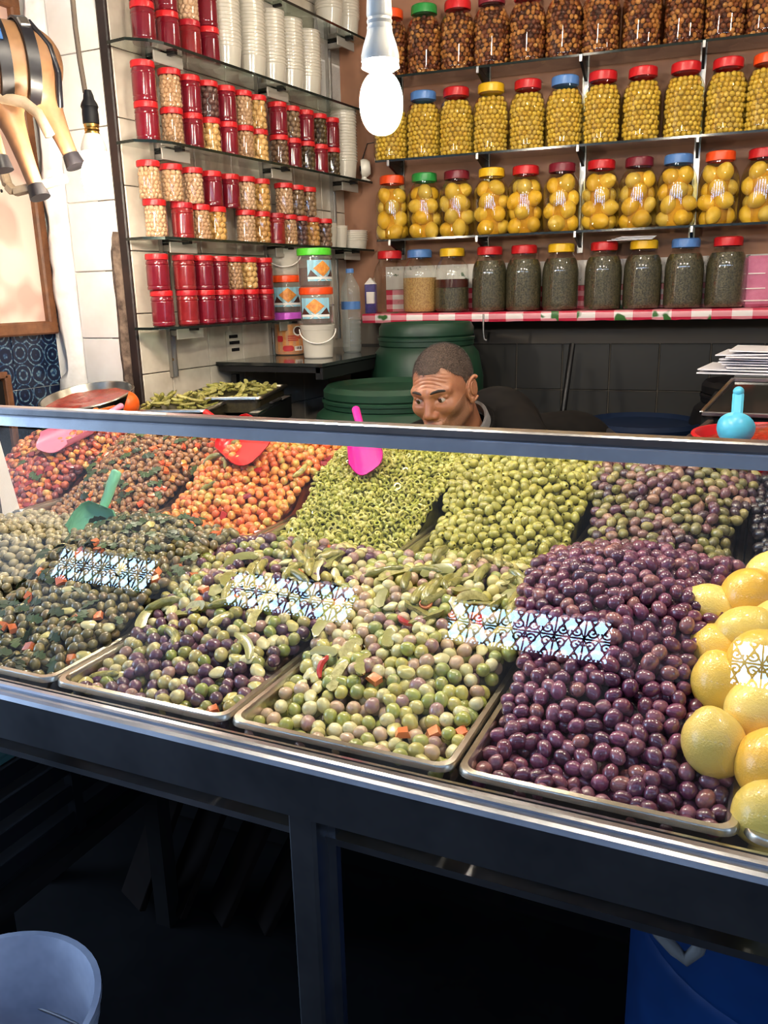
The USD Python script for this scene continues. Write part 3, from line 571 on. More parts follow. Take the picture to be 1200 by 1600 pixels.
# ================================================================== BIG JARS ON THE BACK SHELVES
SZ = [2.297, 1.983, 1.668, 1.361]         # tops of the three glass shelves and of the cloth-covered board
S0, S1 = bs(onback(587, 249, .2)), 2.55
ORD = ['first', 'second', 'third', 'fourth', 'fifth', 'sixth', 'seventh', 'eighth', 'ninth', 'tenth', 'eleventh', 'twelfth', 'thirteenth', 'fourteenth']
def loc_mesh(m, s=0, off=0, z=0): return tf(m, bpos(s, off, z), BROT)
UPR = [bs(onback(u, 300, .012)) for u in (630, 762, 910, 1085)] + [2.2]
for k in range(3):
    t = thing('glass_shelf', ['top', 'middle', 'lowest'][k] + ' long glass shelf on the brown back wall, carrying ' + ['jars of brown olives', 'jars of small yellow olives', 'jars of whole lemons'][k], 'shelf', group=None)
    part(t, 'glass_plate', loc_mesh(box(((S0 + S1) / 2, -.1185, -.004), (S1 - S0, .173, .008)), z=SZ[k]), 'shelf_glass', False)
    part(t, 'polished_edge', loc_mesh(box(((S0 + S1) / 2, -.2065, -.004), (S1 - S0, .003, .0085)), z=SZ[k]), 'glass_edge', False)
    for s in UPR:
        pr = prism([(0, 0), (.20, 0), (.20, -.012), (.05, -.045), (0, -.05)], .010); v = pr[0]
        part(t, 'bracket', loc_mesh((np.stack([v[:, 2] - .005 + s, -v[:, 0] - .003, v[:, 1] - .0085], -1), pr[1]), z=SZ[k]), 'black_metal', 20)
        part(t, 'bracket_tip', loc_mesh(box((s, -.206, -.014), (.011, .006, .024), .001), z=SZ[k]), 'bracket_steel')
for i, s in enumerate(UPR[:4]):
    t = thing('shelf_upright', ORD[i] + ' slotted metal upright from the left on the brown back wall', 'rail')
    part(t, 'channel', loc_mesh(cat(box((s - .010, -.024, 2.06), (.003, .014, .94)), box((s + .010, -.024, 2.06), (.003, .014, .94)), box((s, -.0185, 2.06), (.02, .003, .94)))), 'bracket_steel')

BIGP = [(0, 0), (.052, .0), (.063, .003), (.0675, .010), (.0685, .022), (.0685, .150), (.0672, .168), (.063, .187), (.056, .203), (.049, .214), (.0455, .221), (.0450, .238)]
BIGP = [(r * (1.075 if z < .215 else 1.06), z) for r, z in BIGP]
LIDP = [(.0490, .228), (.0520, .229), (.0525, .232), (.0525, .254), (.0510, .259), (.046, .262), (.042, .2605), (.0, .2605)]
def rad_at(z): return np.interp(z, [p[1] for p in BIGP[1:]], [p[0] for p in BIGP[1:]])
def lid_mesh(prof, n=36, rib=.0006):
    v, f = lathe(prof, n); v = v.copy(); r = np.hypot(v[:, 0], v[:, 1]); R = max(p[0] for p in prof)
    k = (r > R * .985); a = np.arctan2(v[:, 1], v[:, 0]); v[k, :2] *= (1 + rib / R * np.sign(np.cos(a[k] * n / 2 + .1)))[:, None]; return v, f
M('brine_yellow', lin(150, 122, 40), .8, spec=.1, col2=lin(126, 98, 34), nscale=40.); M('brine_lemon', lin(206, 156, 52), .9, spec=.05, col2=lin(184, 132, 40), nscale=30.); M('brine_brown', lin(60, 34, 26), .8, spec=.1, col2=lin(40, 24, 20), nscale=40.)
M('capers', lin(84, 78, 54), .4, coat=.3, col2=lin(40, 38, 26), nscale=150., bump=(200., 1.), sharp=(.4, .62)); M('tan_grain', lin(186, 150, 92), .6, col2=lin(150, 112, 66), nscale=160., bump=(180., 1.), sharp=(.4, .62)); M('dark_brine', lin(70, 34, 28), .2)
M('jar_lemon', cols=P((226, 180, 56), (220, 184, 78), (230, 190, 72), (216, 172, 60), (212, 182, 92)), rough=.35, var=.06)
M('jar_yellow', cols=P((206, 170, 68), (214, 180, 78), (196, 158, 62), (204, 172, 88)), rough=.3, var=.08)
M('jar_brown', cols=P((150, 104, 58), (176, 132, 78), (104, 60, 46), (70, 38, 34), (190, 150, 92), (120, 74, 48)), rough=.28, coat=.3, var=.12)
def lemon_mesh(L, R, nip, n=20, seed=0):
    a = np.linspace(0, PI, 17); z = -L * np.cos(a); r = R * np.sin(a) ** .92
    z = z + nip * np.clip((np.abs(z) / L - .86) / .14, 0, 1) * np.sign(z) * np.where(z > 0, 1, .4)
    m = lathe(np.c_[r, z], n); return bumpy(m, R * .03, 22, seed) if seed else m
food('jar_lemon_a', [('peel', lemon_mesh(.034, .0312, .004, 16, 2), 'jar_lemon')]); food('jar_lemon_b', [('peel', lemon_mesh(.036, .0300, .005, 16, 4), 'jar_lemon')])
food('jar_yellow_a', [('flesh', olive_mesh(.0102, .0098, n=10, k=7), 'jar_yellow')]); food('jar_brown_a', [('flesh', olive_mesh(.0110, .0088, n=10, k=7, seed=0), 'jar_brown')])
def big_jar(kind, lid, label, s, off, z, level=None, turn=0.):
    p = bpos(s, off, z + .0005)
    t = thing('large_jar', label, 'jar', p, rz(TH + turn), group=None)
    part(t, 'glass_body', lathe(BIGP, 36), 'jar_glass', 30)
    part(t, 'lid', cat(lid_mesh(LIDP), box((.03, 0, .2615), (.022, .005, .003))), 'lid_' + lid, 30)
    core = {'lemon': 'brine_lemon', 'yellow': 'brine_yellow', 'brown': 'brine_brown', 'capers': 'capers', 'grain': 'tan_grain', 'half': 'capers'}.get(kind)
    if core:
        top = level or .208; ins = .0015 if kind in ('capers', 'grain', 'half') else {'lemon': .034, 'yellow': .0115, 'brown': .0110}[kind]
        zs = np.linspace(.003, top, 16); q = [(0, .003)] + [(max(rad_at(a) - ins, .004), a) for a in zs] + [(0, top + .001)]
        part(t, {'capers': 'capers', 'half': 'capers', 'grain': 'grain'}.get(kind, 'brine'), lathe(q, 28), core, 40, kind='stuff')
        if kind in ('lemon', 'yellow', 'brown'):
            zs = np.linspace(.003, .222, 18); part(t, 'clear_brine', lathe([(0, .0025)] + [(rad_at(a) - .0008, a) for a in zs] + [(0, .2225)], 32), 'brine_clear_' + kind, False)
        if kind == 'half':
            zs = np.linspace(top + .001, top + .035, 5); part(t, 'brine', lathe([(0, zs[0])] + [(rad_at(a) - .0015, a) for a in zs] + [(0, zs[-1] + .0005)], 28), 'dark_brine', 40)
    return p
def shell(r, step, rad, hgt):
    out = []
    for i, z in enumerate(np.arange(rad + .002, hgt, step * .84)):
        R = rad_at(min(z + .002, .215)) - rad - .0012
        n = max(3, int(2 * PI * R / step)); a = (np.arange(n) + .5 * (i % 2) + r.uniform(-.12, .12, n)) / n * 2 * PI
        out.append(np.stack([(R - r.uniform(0, .0025, n)) * np.cos(a), (R - r.uniform(0, .0025, n)) * np.sin(a), z + r.uniform(-.0015, .0015, n)], -1))
    return np.vstack(out)
rj = np.random.default_rng(77)
def rnd_rot(r, n): return [axes(v, a) for v, a in zip(r.normal(size=(n, 3)), r.uniform(0, 6.28, n))]
ROWS = [
 ('brown', 0, [(612, 'orange'), (664, 'green'), (715, 'red'), (768, 'wine'), (823, 'red'), (880, 'red'), (936, 'wine'), (1000, 'red'), (1064, 'wine'), (1127, 'red'), (1190, 'red')], 110, 'brown and amber olives'),
 ('yellow', 1, [(612, 'red'), (662, 'blue'), (713, 'red'), (767, 'yellow'), (823, 'red'), (880, 'blue'), (938, 'red'), (999, 'red'), (1064, 'red'), (1128, 'red'), (1190, 'orange')], 235, 'small round yellow olives'),
 ('lemon', 2, [(614, 'orange'), (664, 'green'), (714, 'wine'), (768, 'yellow'), (820, 'red'), (876, 'wine'), (936, 'red'), (994, 'wine'), (1054, 'blue'), (1118, 'orange'), (1184, 'red')], 355, 'whole preserved lemons')]
for kind, k, lst, v, words in ROWS:
    pts = []; jl = []
    for i, (u, lid) in enumerate(lst):
        s = bs(onback(u, v, .112)); off = .112 + rj.uniform(-.003, .008)
        p = big_jar(kind, lid, f'glass jar of {words} with {"dark red" if lid == "wine" else lid} lid, {ORD[i]} from left', s, off, SZ[k], turn=rj.uniform(0, 6))
        if kind == 'lemon':
            q = []; a0 = rj.uniform(0, 6)
            for lv in range(4):
                nn = 3
                for j in range(nn):
                    a = a0 + j * 2 * PI / 3 + lv * PI / 3 + rj.uniform(-.25, .25); zc = .034 + lv * .0495 + rj.uniform(-.004, .004); R = min(.0405, rad_at(zc + .014) - .0325)
                    q.append((R * math.cos(a), R * math.sin(a), zc))
            q = np.array(q)
        else: q = shell(rj, .0205 if kind == 'yellow' else .0192, .0098 if kind == 'yellow' else .0092, .212)
        front = q[:, :2] @ ((EYE - p)[:2] / np.linalg.norm((EYE - p)[:2])) > (-.012 if kind == 'lemon' else .012)
        pts.append((p + q)[front]); 
        if (~front).any() and kind == 'lemon': scatter('jar_lemon_back', ['jar_lemon_a'], np.zeros((~front).sum(), int), (p + q)[~front], rnd_rot(rj, (~front).sum()), np.ones((~front).sum()), f'preserved lemons at the back of the {ORD[i]} lemon jar from left', 'lemon')
    pts = np.vstack(pts); n_ = len(pts)
    nm = {'lemon': ('preserved_lemon', ['jar_lemon_a', 'jar_lemon_b'], 'whole yellow preserved lemon seen through a glass jar on the lemon shelf', 'lemon'), 'yellow': ('jarred_yellow_olive', ['jar_yellow_a'], 'small round yellow olive seen through a glass jar on the middle shelf', 'olive'), 'brown': ('jarred_brown_olive', ['jar_brown_a'], 'brown or amber olive seen through a glass jar on the top shelf', 'olive')}[kind]
    place_food(nm[0], nm[1], pts, rnd_rot(rj, n_), rj.uniform(.94, 1.05, n_), nm[2], nm[3], nm[2].split(' seen')[0] + 's in the jars', 300)

# cloth-covered board with the lowest row of jars
n = {'t': ('texture_coordinate', {}), 'm': ('mapping', dict(rotation=(0, 0, -TH), scale=(1, 1, 1))), 'x': ('separate_xyz', {}), 'sx': ('math', dict(math_type='multiply', value2=7.0)), 'fx': ('math', dict(math_type='fraction')), 'gx': ('math', dict(math_type='greater_than', value2=.5)),
     'sz': ('math', dict(math_type='multiply', value2=24.0)), 'fz': ('math', dict(math_type='fraction')), 'gz': ('math', dict(math_type='greater_than', value2=.5)), 'ad': ('math', dict(math_type='add')), 'hf': ('math', dict(math_type='multiply', value2=.5)),
     'nz': ('noise_texture', dict(scale=13., detail=2.)), 'nr': ('rgb_ramp', dict(ramp=[(.60, (0, 0, 0)), (.64, (1, 1, 1))])), 'r': ('rgb_ramp', dict(ramp=[(0, lin(236, 228, 226)), (.45, lin(226, 150, 160)), (.55, lin(222, 138, 150)), (1, lin(196, 46, 74))])), 'gr': ('mix', dict(color2=lin(62, 110, 56))), 'iv': ('math', dict(math_type='subtract', value1=1.0)), 'mm': ('math', dict(math_type='multiply')), 'p': ('principled_bsdf', dict(roughness=.3))}
LK['gingham'] = usdkit.material(stage, '/World/Looks/gingham', n, [('t.object', 'm.vector'), ('m.vector', 'x.vector'), ('x.x', 'sx.value1'), ('sx.value', 'fx.value1'), ('fx.value', 'gx.value1'), ('x.z', 'sz.value1'), ('sz.value', 'fz.value1'), ('fz.value', 'gz.value1'), ('gx.value', 'ad.value1'), ('gz.value', 'ad.value2'), ('ad.value', 'hf.value1'), ('hf.value', 'r.fac'),
    ('t.object', 'nz.vector'), ('nz.fac', 'nr.fac'), ('gx.value', 'iv.value2'), ('iv.value', 'mm.value1'), ('nr.color', 'mm.value2'), ('mm.value', 'gr.fac'), ('r.color', 'gr.color1'), ('gr.color', 'p.base_color')], surface='p.BSDF')
M('floral_white', lin(222, 214, 208), .35, col2=lin(70, 96, 58), nscale=24., sharp=(.60, .66))
t = thing('cloth_shelf', 'board shelf covered with red and white checked oilcloth below the big jars', 'shelf')
part(t, 'board', loc_mesh(box(((S0 - .03 + S1) / 2, -.125, -.018), (S1 - S0 + .03, .25, .026)), z=SZ[3]), 'dark_wood')
ys = [(-.250, -.038), (-.2535, -.030), (-.2545, -.012), (-.252, -.003), (-.246, 0), (-.004, 0)]
xs = np.linspace(S0 - .06, S1, 110); rg = []
for x in xs:
    w = .003 * (meshkit.fbm(np.array([x * 22, 0, 0.])) - .5) * 2
    rg.append([(x, y - (w if z < -.002 else 0), z + (w if z < -.03 else 0)) for y, z in ys])
v = np.array(rg).reshape(-1, 3); part(t, 'oilcloth', loc_mesh((v, tri(grid_faces(len(xs), len(ys), False))), z=SZ[3]), 'gingham', 60)
part(t, 'oilcloth_backing', loc_mesh(box(((S0 - .03 + S1) / 2, -.0185, .05), (S1 - S0 + .03, .004, .095)), z=SZ[3]), 'gingham')
part(t, 'floral_backing', loc_mesh(box(((S0 - .03 + S1) / 2, -.0185, .150), (S1 - S0 + .03, .004, .100)), z=SZ[3]), 'floral_white')
DARK = [(610, 'red', None), (656, 'blue', 'grain'), (706, 'yellow', 'half')] + [(u, l, 'capers') for u, l in ((764, 'red'), (817, 'red'), (874, 'yellow'), (940, 'red'), (1001, 'yellow'), (1065, 'blue'), (1130, 'red'))]
for i, (u, lid, kind) in enumerate(DARK):
    w = {None: 'empty', 'grain': 'half-full of pale tan paste', 'half': 'half-full of dark capers'}.get(kind, 'full of dark green capers')
    big_jar(kind, lid, f'glass jar {w} with {lid} lid, {ORD[i]} from left on checked cloth', bs(onback(u, 484, .13)), .125, SZ[3] + .001, {'grain': .145, 'half': .10}.get(kind, .205), turn=i * 1.3)

# ================================================================== LEFT WALL: GLASS SHELVES WITH SMALL JARS AND TUBS
LZ = [2.483, 2.203, 1.922, 1.637, 1.357]
def lm(m, s=0, off=0, z=0): return tf(m, lpos(s, off, z), LROT)
WORD5 = ['topmost', 'second from top', 'third from top', 'fourth from top', 'bottom']
HOLD = ['stacks of clear tubs', 'jars and stacked tubs', 'two tiers of red and pale jars', 'two tiers of mostly pale jars', 'two tiers of red jars']
for k in range(5):
    s_end = [-.02, -.02, -.02, -.02, -.60][k]; s_beg = [-.98, -1.375, -1.375, -1.375, -1.375][k]
    t = thing('jar_shelf', f'{WORD5[k]} glass shelf on left wall, holding {HOLD[k]}', 'shelf')
    poly = [(s_beg, -.025), (s_beg, -.10), (s_beg + .05, -.145), (s_beg + .10, -.16), (s_end, -.16), (s_end, -.025)]
    v, f = prism(poly, .008); part(t, 'glass_plate', lm((v - [0, .001, .008], f), z=LZ[k]), 'shelf_glass', False)
    e = [(s_beg - .001, -.026), (s_beg - .001, -.10), (s_beg + .05, -.146), (s_beg + .10, -.1615), (s_end, -.1615), (s_end, -.160), (s_beg + .10, -.160), (s_beg + .05, -.1445), (s_beg + .001, -.10), (s_beg + .001, -.026)]
    v, f = prism(e, .0085); part(t, 'polished_edge', lm((v - [0, 0, .0082], f), z=LZ[k]), 'glass_edge', False)
    for s in (-1.20, -.62, -.12):
        if s_beg < s < s_end:
            part(t, 'bracket', lm(cat(box((s, -.105, -.028), (.13, .006, .034), .001), box((s, -.052, -.024), (.012, .10, .024))), z=LZ[k]), 'bracket_paint')
            part(t, 'bracket_arm', lm(box((s, -.075, -.013), (.014, .13, .008)), z=LZ[k]), 'black_metal')
for i, (s, z0, z1) in enumerate(((-1.20, 1.18, 2.6), (-.62, 1.2, 2.6), (-.12, 1.25, 2.9))):
    t = thing('shelf_upright', ORD[i] + ' slotted metal upright from the viewer on the left tiled wall', 'rail')
    part(t, 'channel', lm(cat(box((s - .012, -.016, (z0 + z1) / 2), (.003, .016, z1 - z0)), box((s + .012, -.016, (z0 + z1) / 2), (.003, .016, z1 - z0)), box((s, -.0105, (z0 + z1) / 2), (.024, .004, z1 - z0)))), 'bracket_steel')
    part(t, 'screw', lm(tf(lathe([(0, 0), (.006, 0), (.005, .003), (0, .004)], 10), (s, -.0125, z0 + .06), rx(PI / 2))), 'brass')

SJ = [(0, 0), (.036, 0), (.0405, .004), (.041, .012), (.0395, .016), (.0405, .020), (.0405, .082), (.0390, .086), (.0405, .090), (.0395, .098), (.036, .104), (.0355, .108)]
SJ = [(r * .91, z * .93) for r, z in SJ]
SL = [(.036, .104), (.0395, .1045), (.040, .107), (.040, .121), (.0385, .1235), (.034, .1225), (0, .1225)]
SL = [(r * .91, z * .93) for r, z in SL]
M('paste_red', lin(112, 24, 40), .18, coat=.6, col2=lin(108, 14, 28), nscale=30., var=.10); M('paste_brick', lin(136, 36, 40), .2, coat=.6, col2=lin(120, 22, 28), nscale=30., var=.08)
M('garlic', cols=P((190, 152, 120), (180, 142, 108), (198, 162, 132), (174, 134, 100)), rough=.4, var=.06, col2=lin(168, 128, 94), nscale=60., sharp=(.5, .8)); M('gold_onion', cols=P((196, 150, 86), (178, 130, 74), (206, 164, 104)), rough=.3, var=.08); M('dark_onion', cols=P((112, 84, 66), (88, 58, 54), (132, 104, 80), (76, 60, 40)), rough=.3, var=.1)
M('brine_cream', lin(196, 160, 126), .4, col2=lin(160, 126, 90), nscale=50.); M('brine_gold', lin(150, 112, 62), .4); M('brine_dark', lin(60, 38, 34), .4)
def lumps(rad, step, sq, seed):
    r = np.random.default_rng(seed); ms = []
    for i, z in enumerate(np.arange(rad + .002, .093, step * .86)):
        R = np.interp(z, [0, .083, .093, .1], [.0358, .0358, .0338, .03]) - rad; n = int(2 * PI * R / step)
        for j in range(n):
            a = (j + .5 * (i % 2) + r.uniform(-.15, .15)) / n * 2 * PI
            ms.append(tf(ico(1, rad), (R * math.cos(a), R * math.sin(a), z), axes(r.normal(size=3)), (1, sq, r.uniform(.85, 1.1))))
    return cat(*ms)
for nm, body in dict(red='paste_red', brick='paste_brick', cream=None, gold=None, dark=None).items():
    k = klass('small_jar_' + nm)
    if body: part(k, 'filled_body', lathe(SJ, 28), body, 25)
    else:
        rad, step, sq, mt, br = dict(cream=(.0095, .015, .8, 'garlic', 'brine_cream'), gold=(.0135, .0225, 1., 'gold_onion', 'brine_gold'), dark=(.0125, .0215, 1., 'dark_onion', 'brine_dark'))[nm]
        part(k, 'clear_body', lathe(SJ, 28), 'jar_glass', 25); part(k, 'contents', lumps(rad, step, sq, 5), mt, True, kind='stuff')
        part(k, 'brine', lathe([(0, .002), (.0358 - rad * .95, .002), (.0358 - rad * .95, .092), (0, .093)], 16), br)
    part(k, 'lid', lid_mesh(SL, 40, .0005), 'lid_crimson' if nm == 'brick' else 'lid_red', 30); KL['small_jar_' + nm] = str(k.GetPath())
TXT = dict(red='deep red paste', brick='brick red paste', cream='pale garlic cloves', gold='golden pickled onions', dark='dark mixed pickles')
rs = np.random.default_rng(5)
def tier(shelf, level, tname, lst):
    z = LZ[shelf] + .0005 + level * .1147
    for i, (s, kind) in enumerate(lst):
        thing('small_jar', f'small red-lidded jar of {TXT[kind]}, {ORD[i]} from near end, {tname} tier, {ORD[shelf]} left shelf', 'jar', lpos(s, .088 + .004 * math.sin(i * 5 + shelf), z), rz(rs.uniform(0, 6.28)), (1, 1, 1), 'small red-lidded jars on the left wall shelves', ref=KL['small_jar_' + kind])
R_, K_, C_, G_, D_ = 'red', 'brick', 'cream', 'gold', 'dark'
tier(1, 0, 'lower', [(-1.282, R_), (-1.170, R_), (-1.065, K_), (-.975, R_)]); tier(1, 1, 'upper', [(-1.282, R_), (-1.170, R_), (-1.065, C_), (-.975, R_)])
tier(2, 0, 'lower', [(-1.302, R_), (-1.188, C_), (-1.088, R_), (-.996, G_), (-.908, R_), (-.82, C_), (-.734, G_), (-.600, D_), (-.512, R_), (-.421, D_), (-.332, R_), (-.235, D_)])
tier(2, 1, 'upper', [(-1.302, R_), (-1.185, C_), (-1.088, R_), (-.996, D_), (-.908, R_), (-.82, C_), (-.734, G_), (-.600, R_), (-.512, D_), (-.421, R_), (-.332, D_), (-.235, R_)])
tier(3, 0, 'lower', [(-1.300, C_), (-1.178, K_), (-1.088, C_), (-.998, G_), (-.832, C_), (-.745, G_), (-.660, K_), (-.572, C_), (-.488, D_), (-.404, G_), (-.318, D_)])
tier(3, 1, 'upper', [(-1.312, C_), (-1.214, C_), (-1.112, C_), (-1.010, R_), (-.914, R_), (-.826, C_), (-.742, G_), (-.590, C_), (-.506, D_), (-.422, D_)])
tier(4, 0, 'lower', [(-1.300, R_), (-1.185, K_), (-1.096, R_), (-1.010, R_), (-.926, R_), (-.838, R_), (-.752, R_)])
tier(4, 1, 'upper', [(-1.308, R_), (-1.188, K_), (-1.096, R_), (-1.010, R_), (-.926, C_), (-.838, G_), (-.752, R_)])

# stacked plastic tubs, each tub an object of its own
k = klass('nested_tub'); w = .0007
part(k, 'tub_wall', lathe([(0, 0), (.044, 0), (.0465, .003), (.0535, .072), (.0575, .0735), (.0575, .0765), (.0525, .0765), (.0455, .004), (0, .0015)], 28), 'milky_plastic', 30); KL['nested_tub'] = str(k.GetPath())
k = klass('clear_cup'); part(k, 'cup_wall', lathe([(0, 0), (.024, 0), (.025, .002), (.033, .085), (.035, .086), (.035, .088), (.0325, .088), (.0242, .004), (0, .002)], 24), 'milky_plastic', 30); KL['clear_cup'] = str(k.GetPath())
k = klass('flat_tub'); part(k, 'tub_wall', lathe([(0, 0), (.050, 0), (.053, .003), (.058, .038), (.062, .039), (.062, .042), (.057, .042), (.0515, .004), (0, .002)], 28), 'milky_plastic', 30); KL['flat_tub'] = str(k.GetPath())
def stack(s, off, z, n, step, words, ref='nested_tub', name='plastic_tub', c='tub'):
    for i in range(n):
        thing(name, f'translucent plastic {c} nested in the {words}', c, lpos(s, off, z + .0005 + i * step), rz(i * 1.7), group='tubs in the ' + words, ref=KL[ref])
for i, (s, n_) in enumerate(((-.885, 24), (-.745, 22), (-.622, 16), (-.505, 16), (-.385, 15))): stack(s, .085, LZ[1], n_, .0115, f'{ORD[i]} tub stack on the second left shelf')
for i, (s, n_) in enumerate(((-.215, 12), (-.085, 12))): stack(s, .09, LZ[0], n_, .0115, f'{ORD[i]} tub stack on the topmost left shelf')
stack(-.135, .09, LZ[2], 18, .0118, 'tall tub stack beside the camera')
stack(-.245, .07, LZ[3], 3, .008, 'short cup stack on the fourth left shelf', 'clear_cup', 'plastic_cup', 'cup'); stack(-.175, .08, LZ[3], 2, .008, 'second cup stack on the fourth left shelf', 'clear_cup', 'plastic_cup', 'cup')
stack(-.075, .09, LZ[3], 5, .0095, 'low stack of flat tubs at the shelf corner', 'flat_tub')
t = thing('plaster_patch', 'pale worn paint patch on the wall above the tub stack', 'patch'); part(t, 'sheet', lm(box((-.12, -.006, 2.34), (.22, .004, .25), .001), z=0), 'plaster')
# small security camera at the corner
t = thing('security_camera', 'small white round security camera with black face at the shelf end', 'camera', lpos(-.042, .132, LZ[2]), axes((0, 0, 1)))
fd = EYE - lpos(-.042, .132, LZ[2]); fd = np.array([fd[0], fd[1] - .3, -.25]); cr = axes(fd)
part(t, 'foot', lathe([(0, 0), (.028, 0), (.028, .006), (.012, .012), (.010, .03), (0, .03)], 20), 'bulb_porcelain', 30)
part(t, 'housing', tf(lathe([(0, -.03), (.026, -.028), (.036, -.015), (.0385, 0), (.036, .012), (.0345, .012)], 28), (0, 0, .055), cr), 'bulb_porcelain', 40)
part(t, 'face', tf(lathe([(.0350, .010), (.033, .013), (0, .0135)], 28), (0, 0, .055), cr), 'black_glass', 30)
part(t, 'lens', tf(lathe([(.012, .013), (.012, .018), (.009, .019), (0, .0165)], 20), (0, 0, .055), cr), 'black_plastic', 30)
part(t, 'infrared_lamp', tf(lathe([(.008, .013), (.008, .0155), (0, .016)], 14), np.array([0, 0, .055]) + cr @ np.array([.018, .008, 0]), cr), 'bracket_steel')
cw = lpos(-.042, .132, LZ[2]); solo('camera_wire', tube([cw + [0, .02, .03], cw + [-.02, .03, .10], cw + [.0, .04, .16], cw + [.06, .06, .17], cw + [.09, .10, .11]], .0022, 6), 'dark_cable', 'thin dark wire looping above the little security camera', 'wire', smooth=True)

# ================================================================== CORNER SLAB, TUBS AND BOTTLE
SLZ = 1.213
t = thing('corner_table', 'dark glass-topped corner table under the tubs and the water bottle', 'table')
poly = [(-1.872, 2.60), (-1.415, 2.59), (-1.415, 3.46), (-1.80, 3.43)]
m = prism(poly, .012); part(t, 'glass_top', (m[0] + [0, 0, SLZ - .012], m[1]), 'black_glass', False)
part(t, 'side_beam', bar((-1.435, 2.60, SLZ - .036), (-1.435, 3.40, SLZ - .036), .03, .046, .003), 'black_metal'); part(t, 'near_beam', bar((-1.86, 2.61, SLZ - .024), (-1.43, 2.61, SLZ - .024), .02, .020), 'black_metal')
for x, y in ((-1.44, 3.10), (-1.83, 2.66)): part(t, 'leg', box((x, y, (SLZ - .05) / 2), (.022, .022, SLZ - .05)), 'black_metal')
n = {'t': ('texture_coordinate', {}), 'x': ('separate_xyz', {}), 'a': ('math', dict(math_type='arctan2')), 'cv': ('combine_xyz', {}), 'v': ('voronoi_texture', dict(scale=52., feature='f1')), 'hs': ('separate_color', {}), 'r': ('rgb_ramp', dict(ramp=[(0, lin(90, 50, 36)), (.2, lin(236, 170, 84)), (.38, lin(240, 222, 190)), (.55, lin(120, 190, 220)), (.75, lin(110, 62, 40)), (.9, lin(240, 196, 120)), (1, lin(160, 210, 230))], interpolate=False)), 'p': ('principled_bsdf', dict(roughness=.35))}
LK['picture_label'] = usdkit.material(stage, '/World/Looks/picture_label', n, [('t.object', 'v.vector'), ('v.color', 'hs.color'), ('hs.r', 'r.fac'), ('r.color', 'p.base_color')], surface='p.BSDF')
M('label_sky', lin(140, 196, 216), .4); M('label_biscuit', lin(232, 160, 72), .4, col2=lin(196, 112, 48), nscale=80.); M('label_choc', lin(74, 42, 34), .4); M('label_white', lin(232, 226, 220), .4); M('label_orange', lin(222, 152, 84), .4, col2=lin(206, 122, 66), nscale=50.); M('label_red', lin(188, 36, 46), .4); M('brown_goods', lin(84, 48, 40), .5, col2=lin(50, 30, 28), nscale=90.)
def wrap(poly, R, a0, z0, dr):
    """a flat outline (metres along, up) wrapped around a drum"""
    v, f = prism(poly, .0006); m = trimesh.Trimesh(v, f, process=False)
    for _ in range(2): m = m.subdivide()
    v = np.array(m.vertices); r = R + dr + v[:, 2]; a = a0 + v[:, 0] / R
    return np.stack([r * np.cos(a), r * np.sin(a), v[:, 1] + z0], -1), np.array(m.faces)
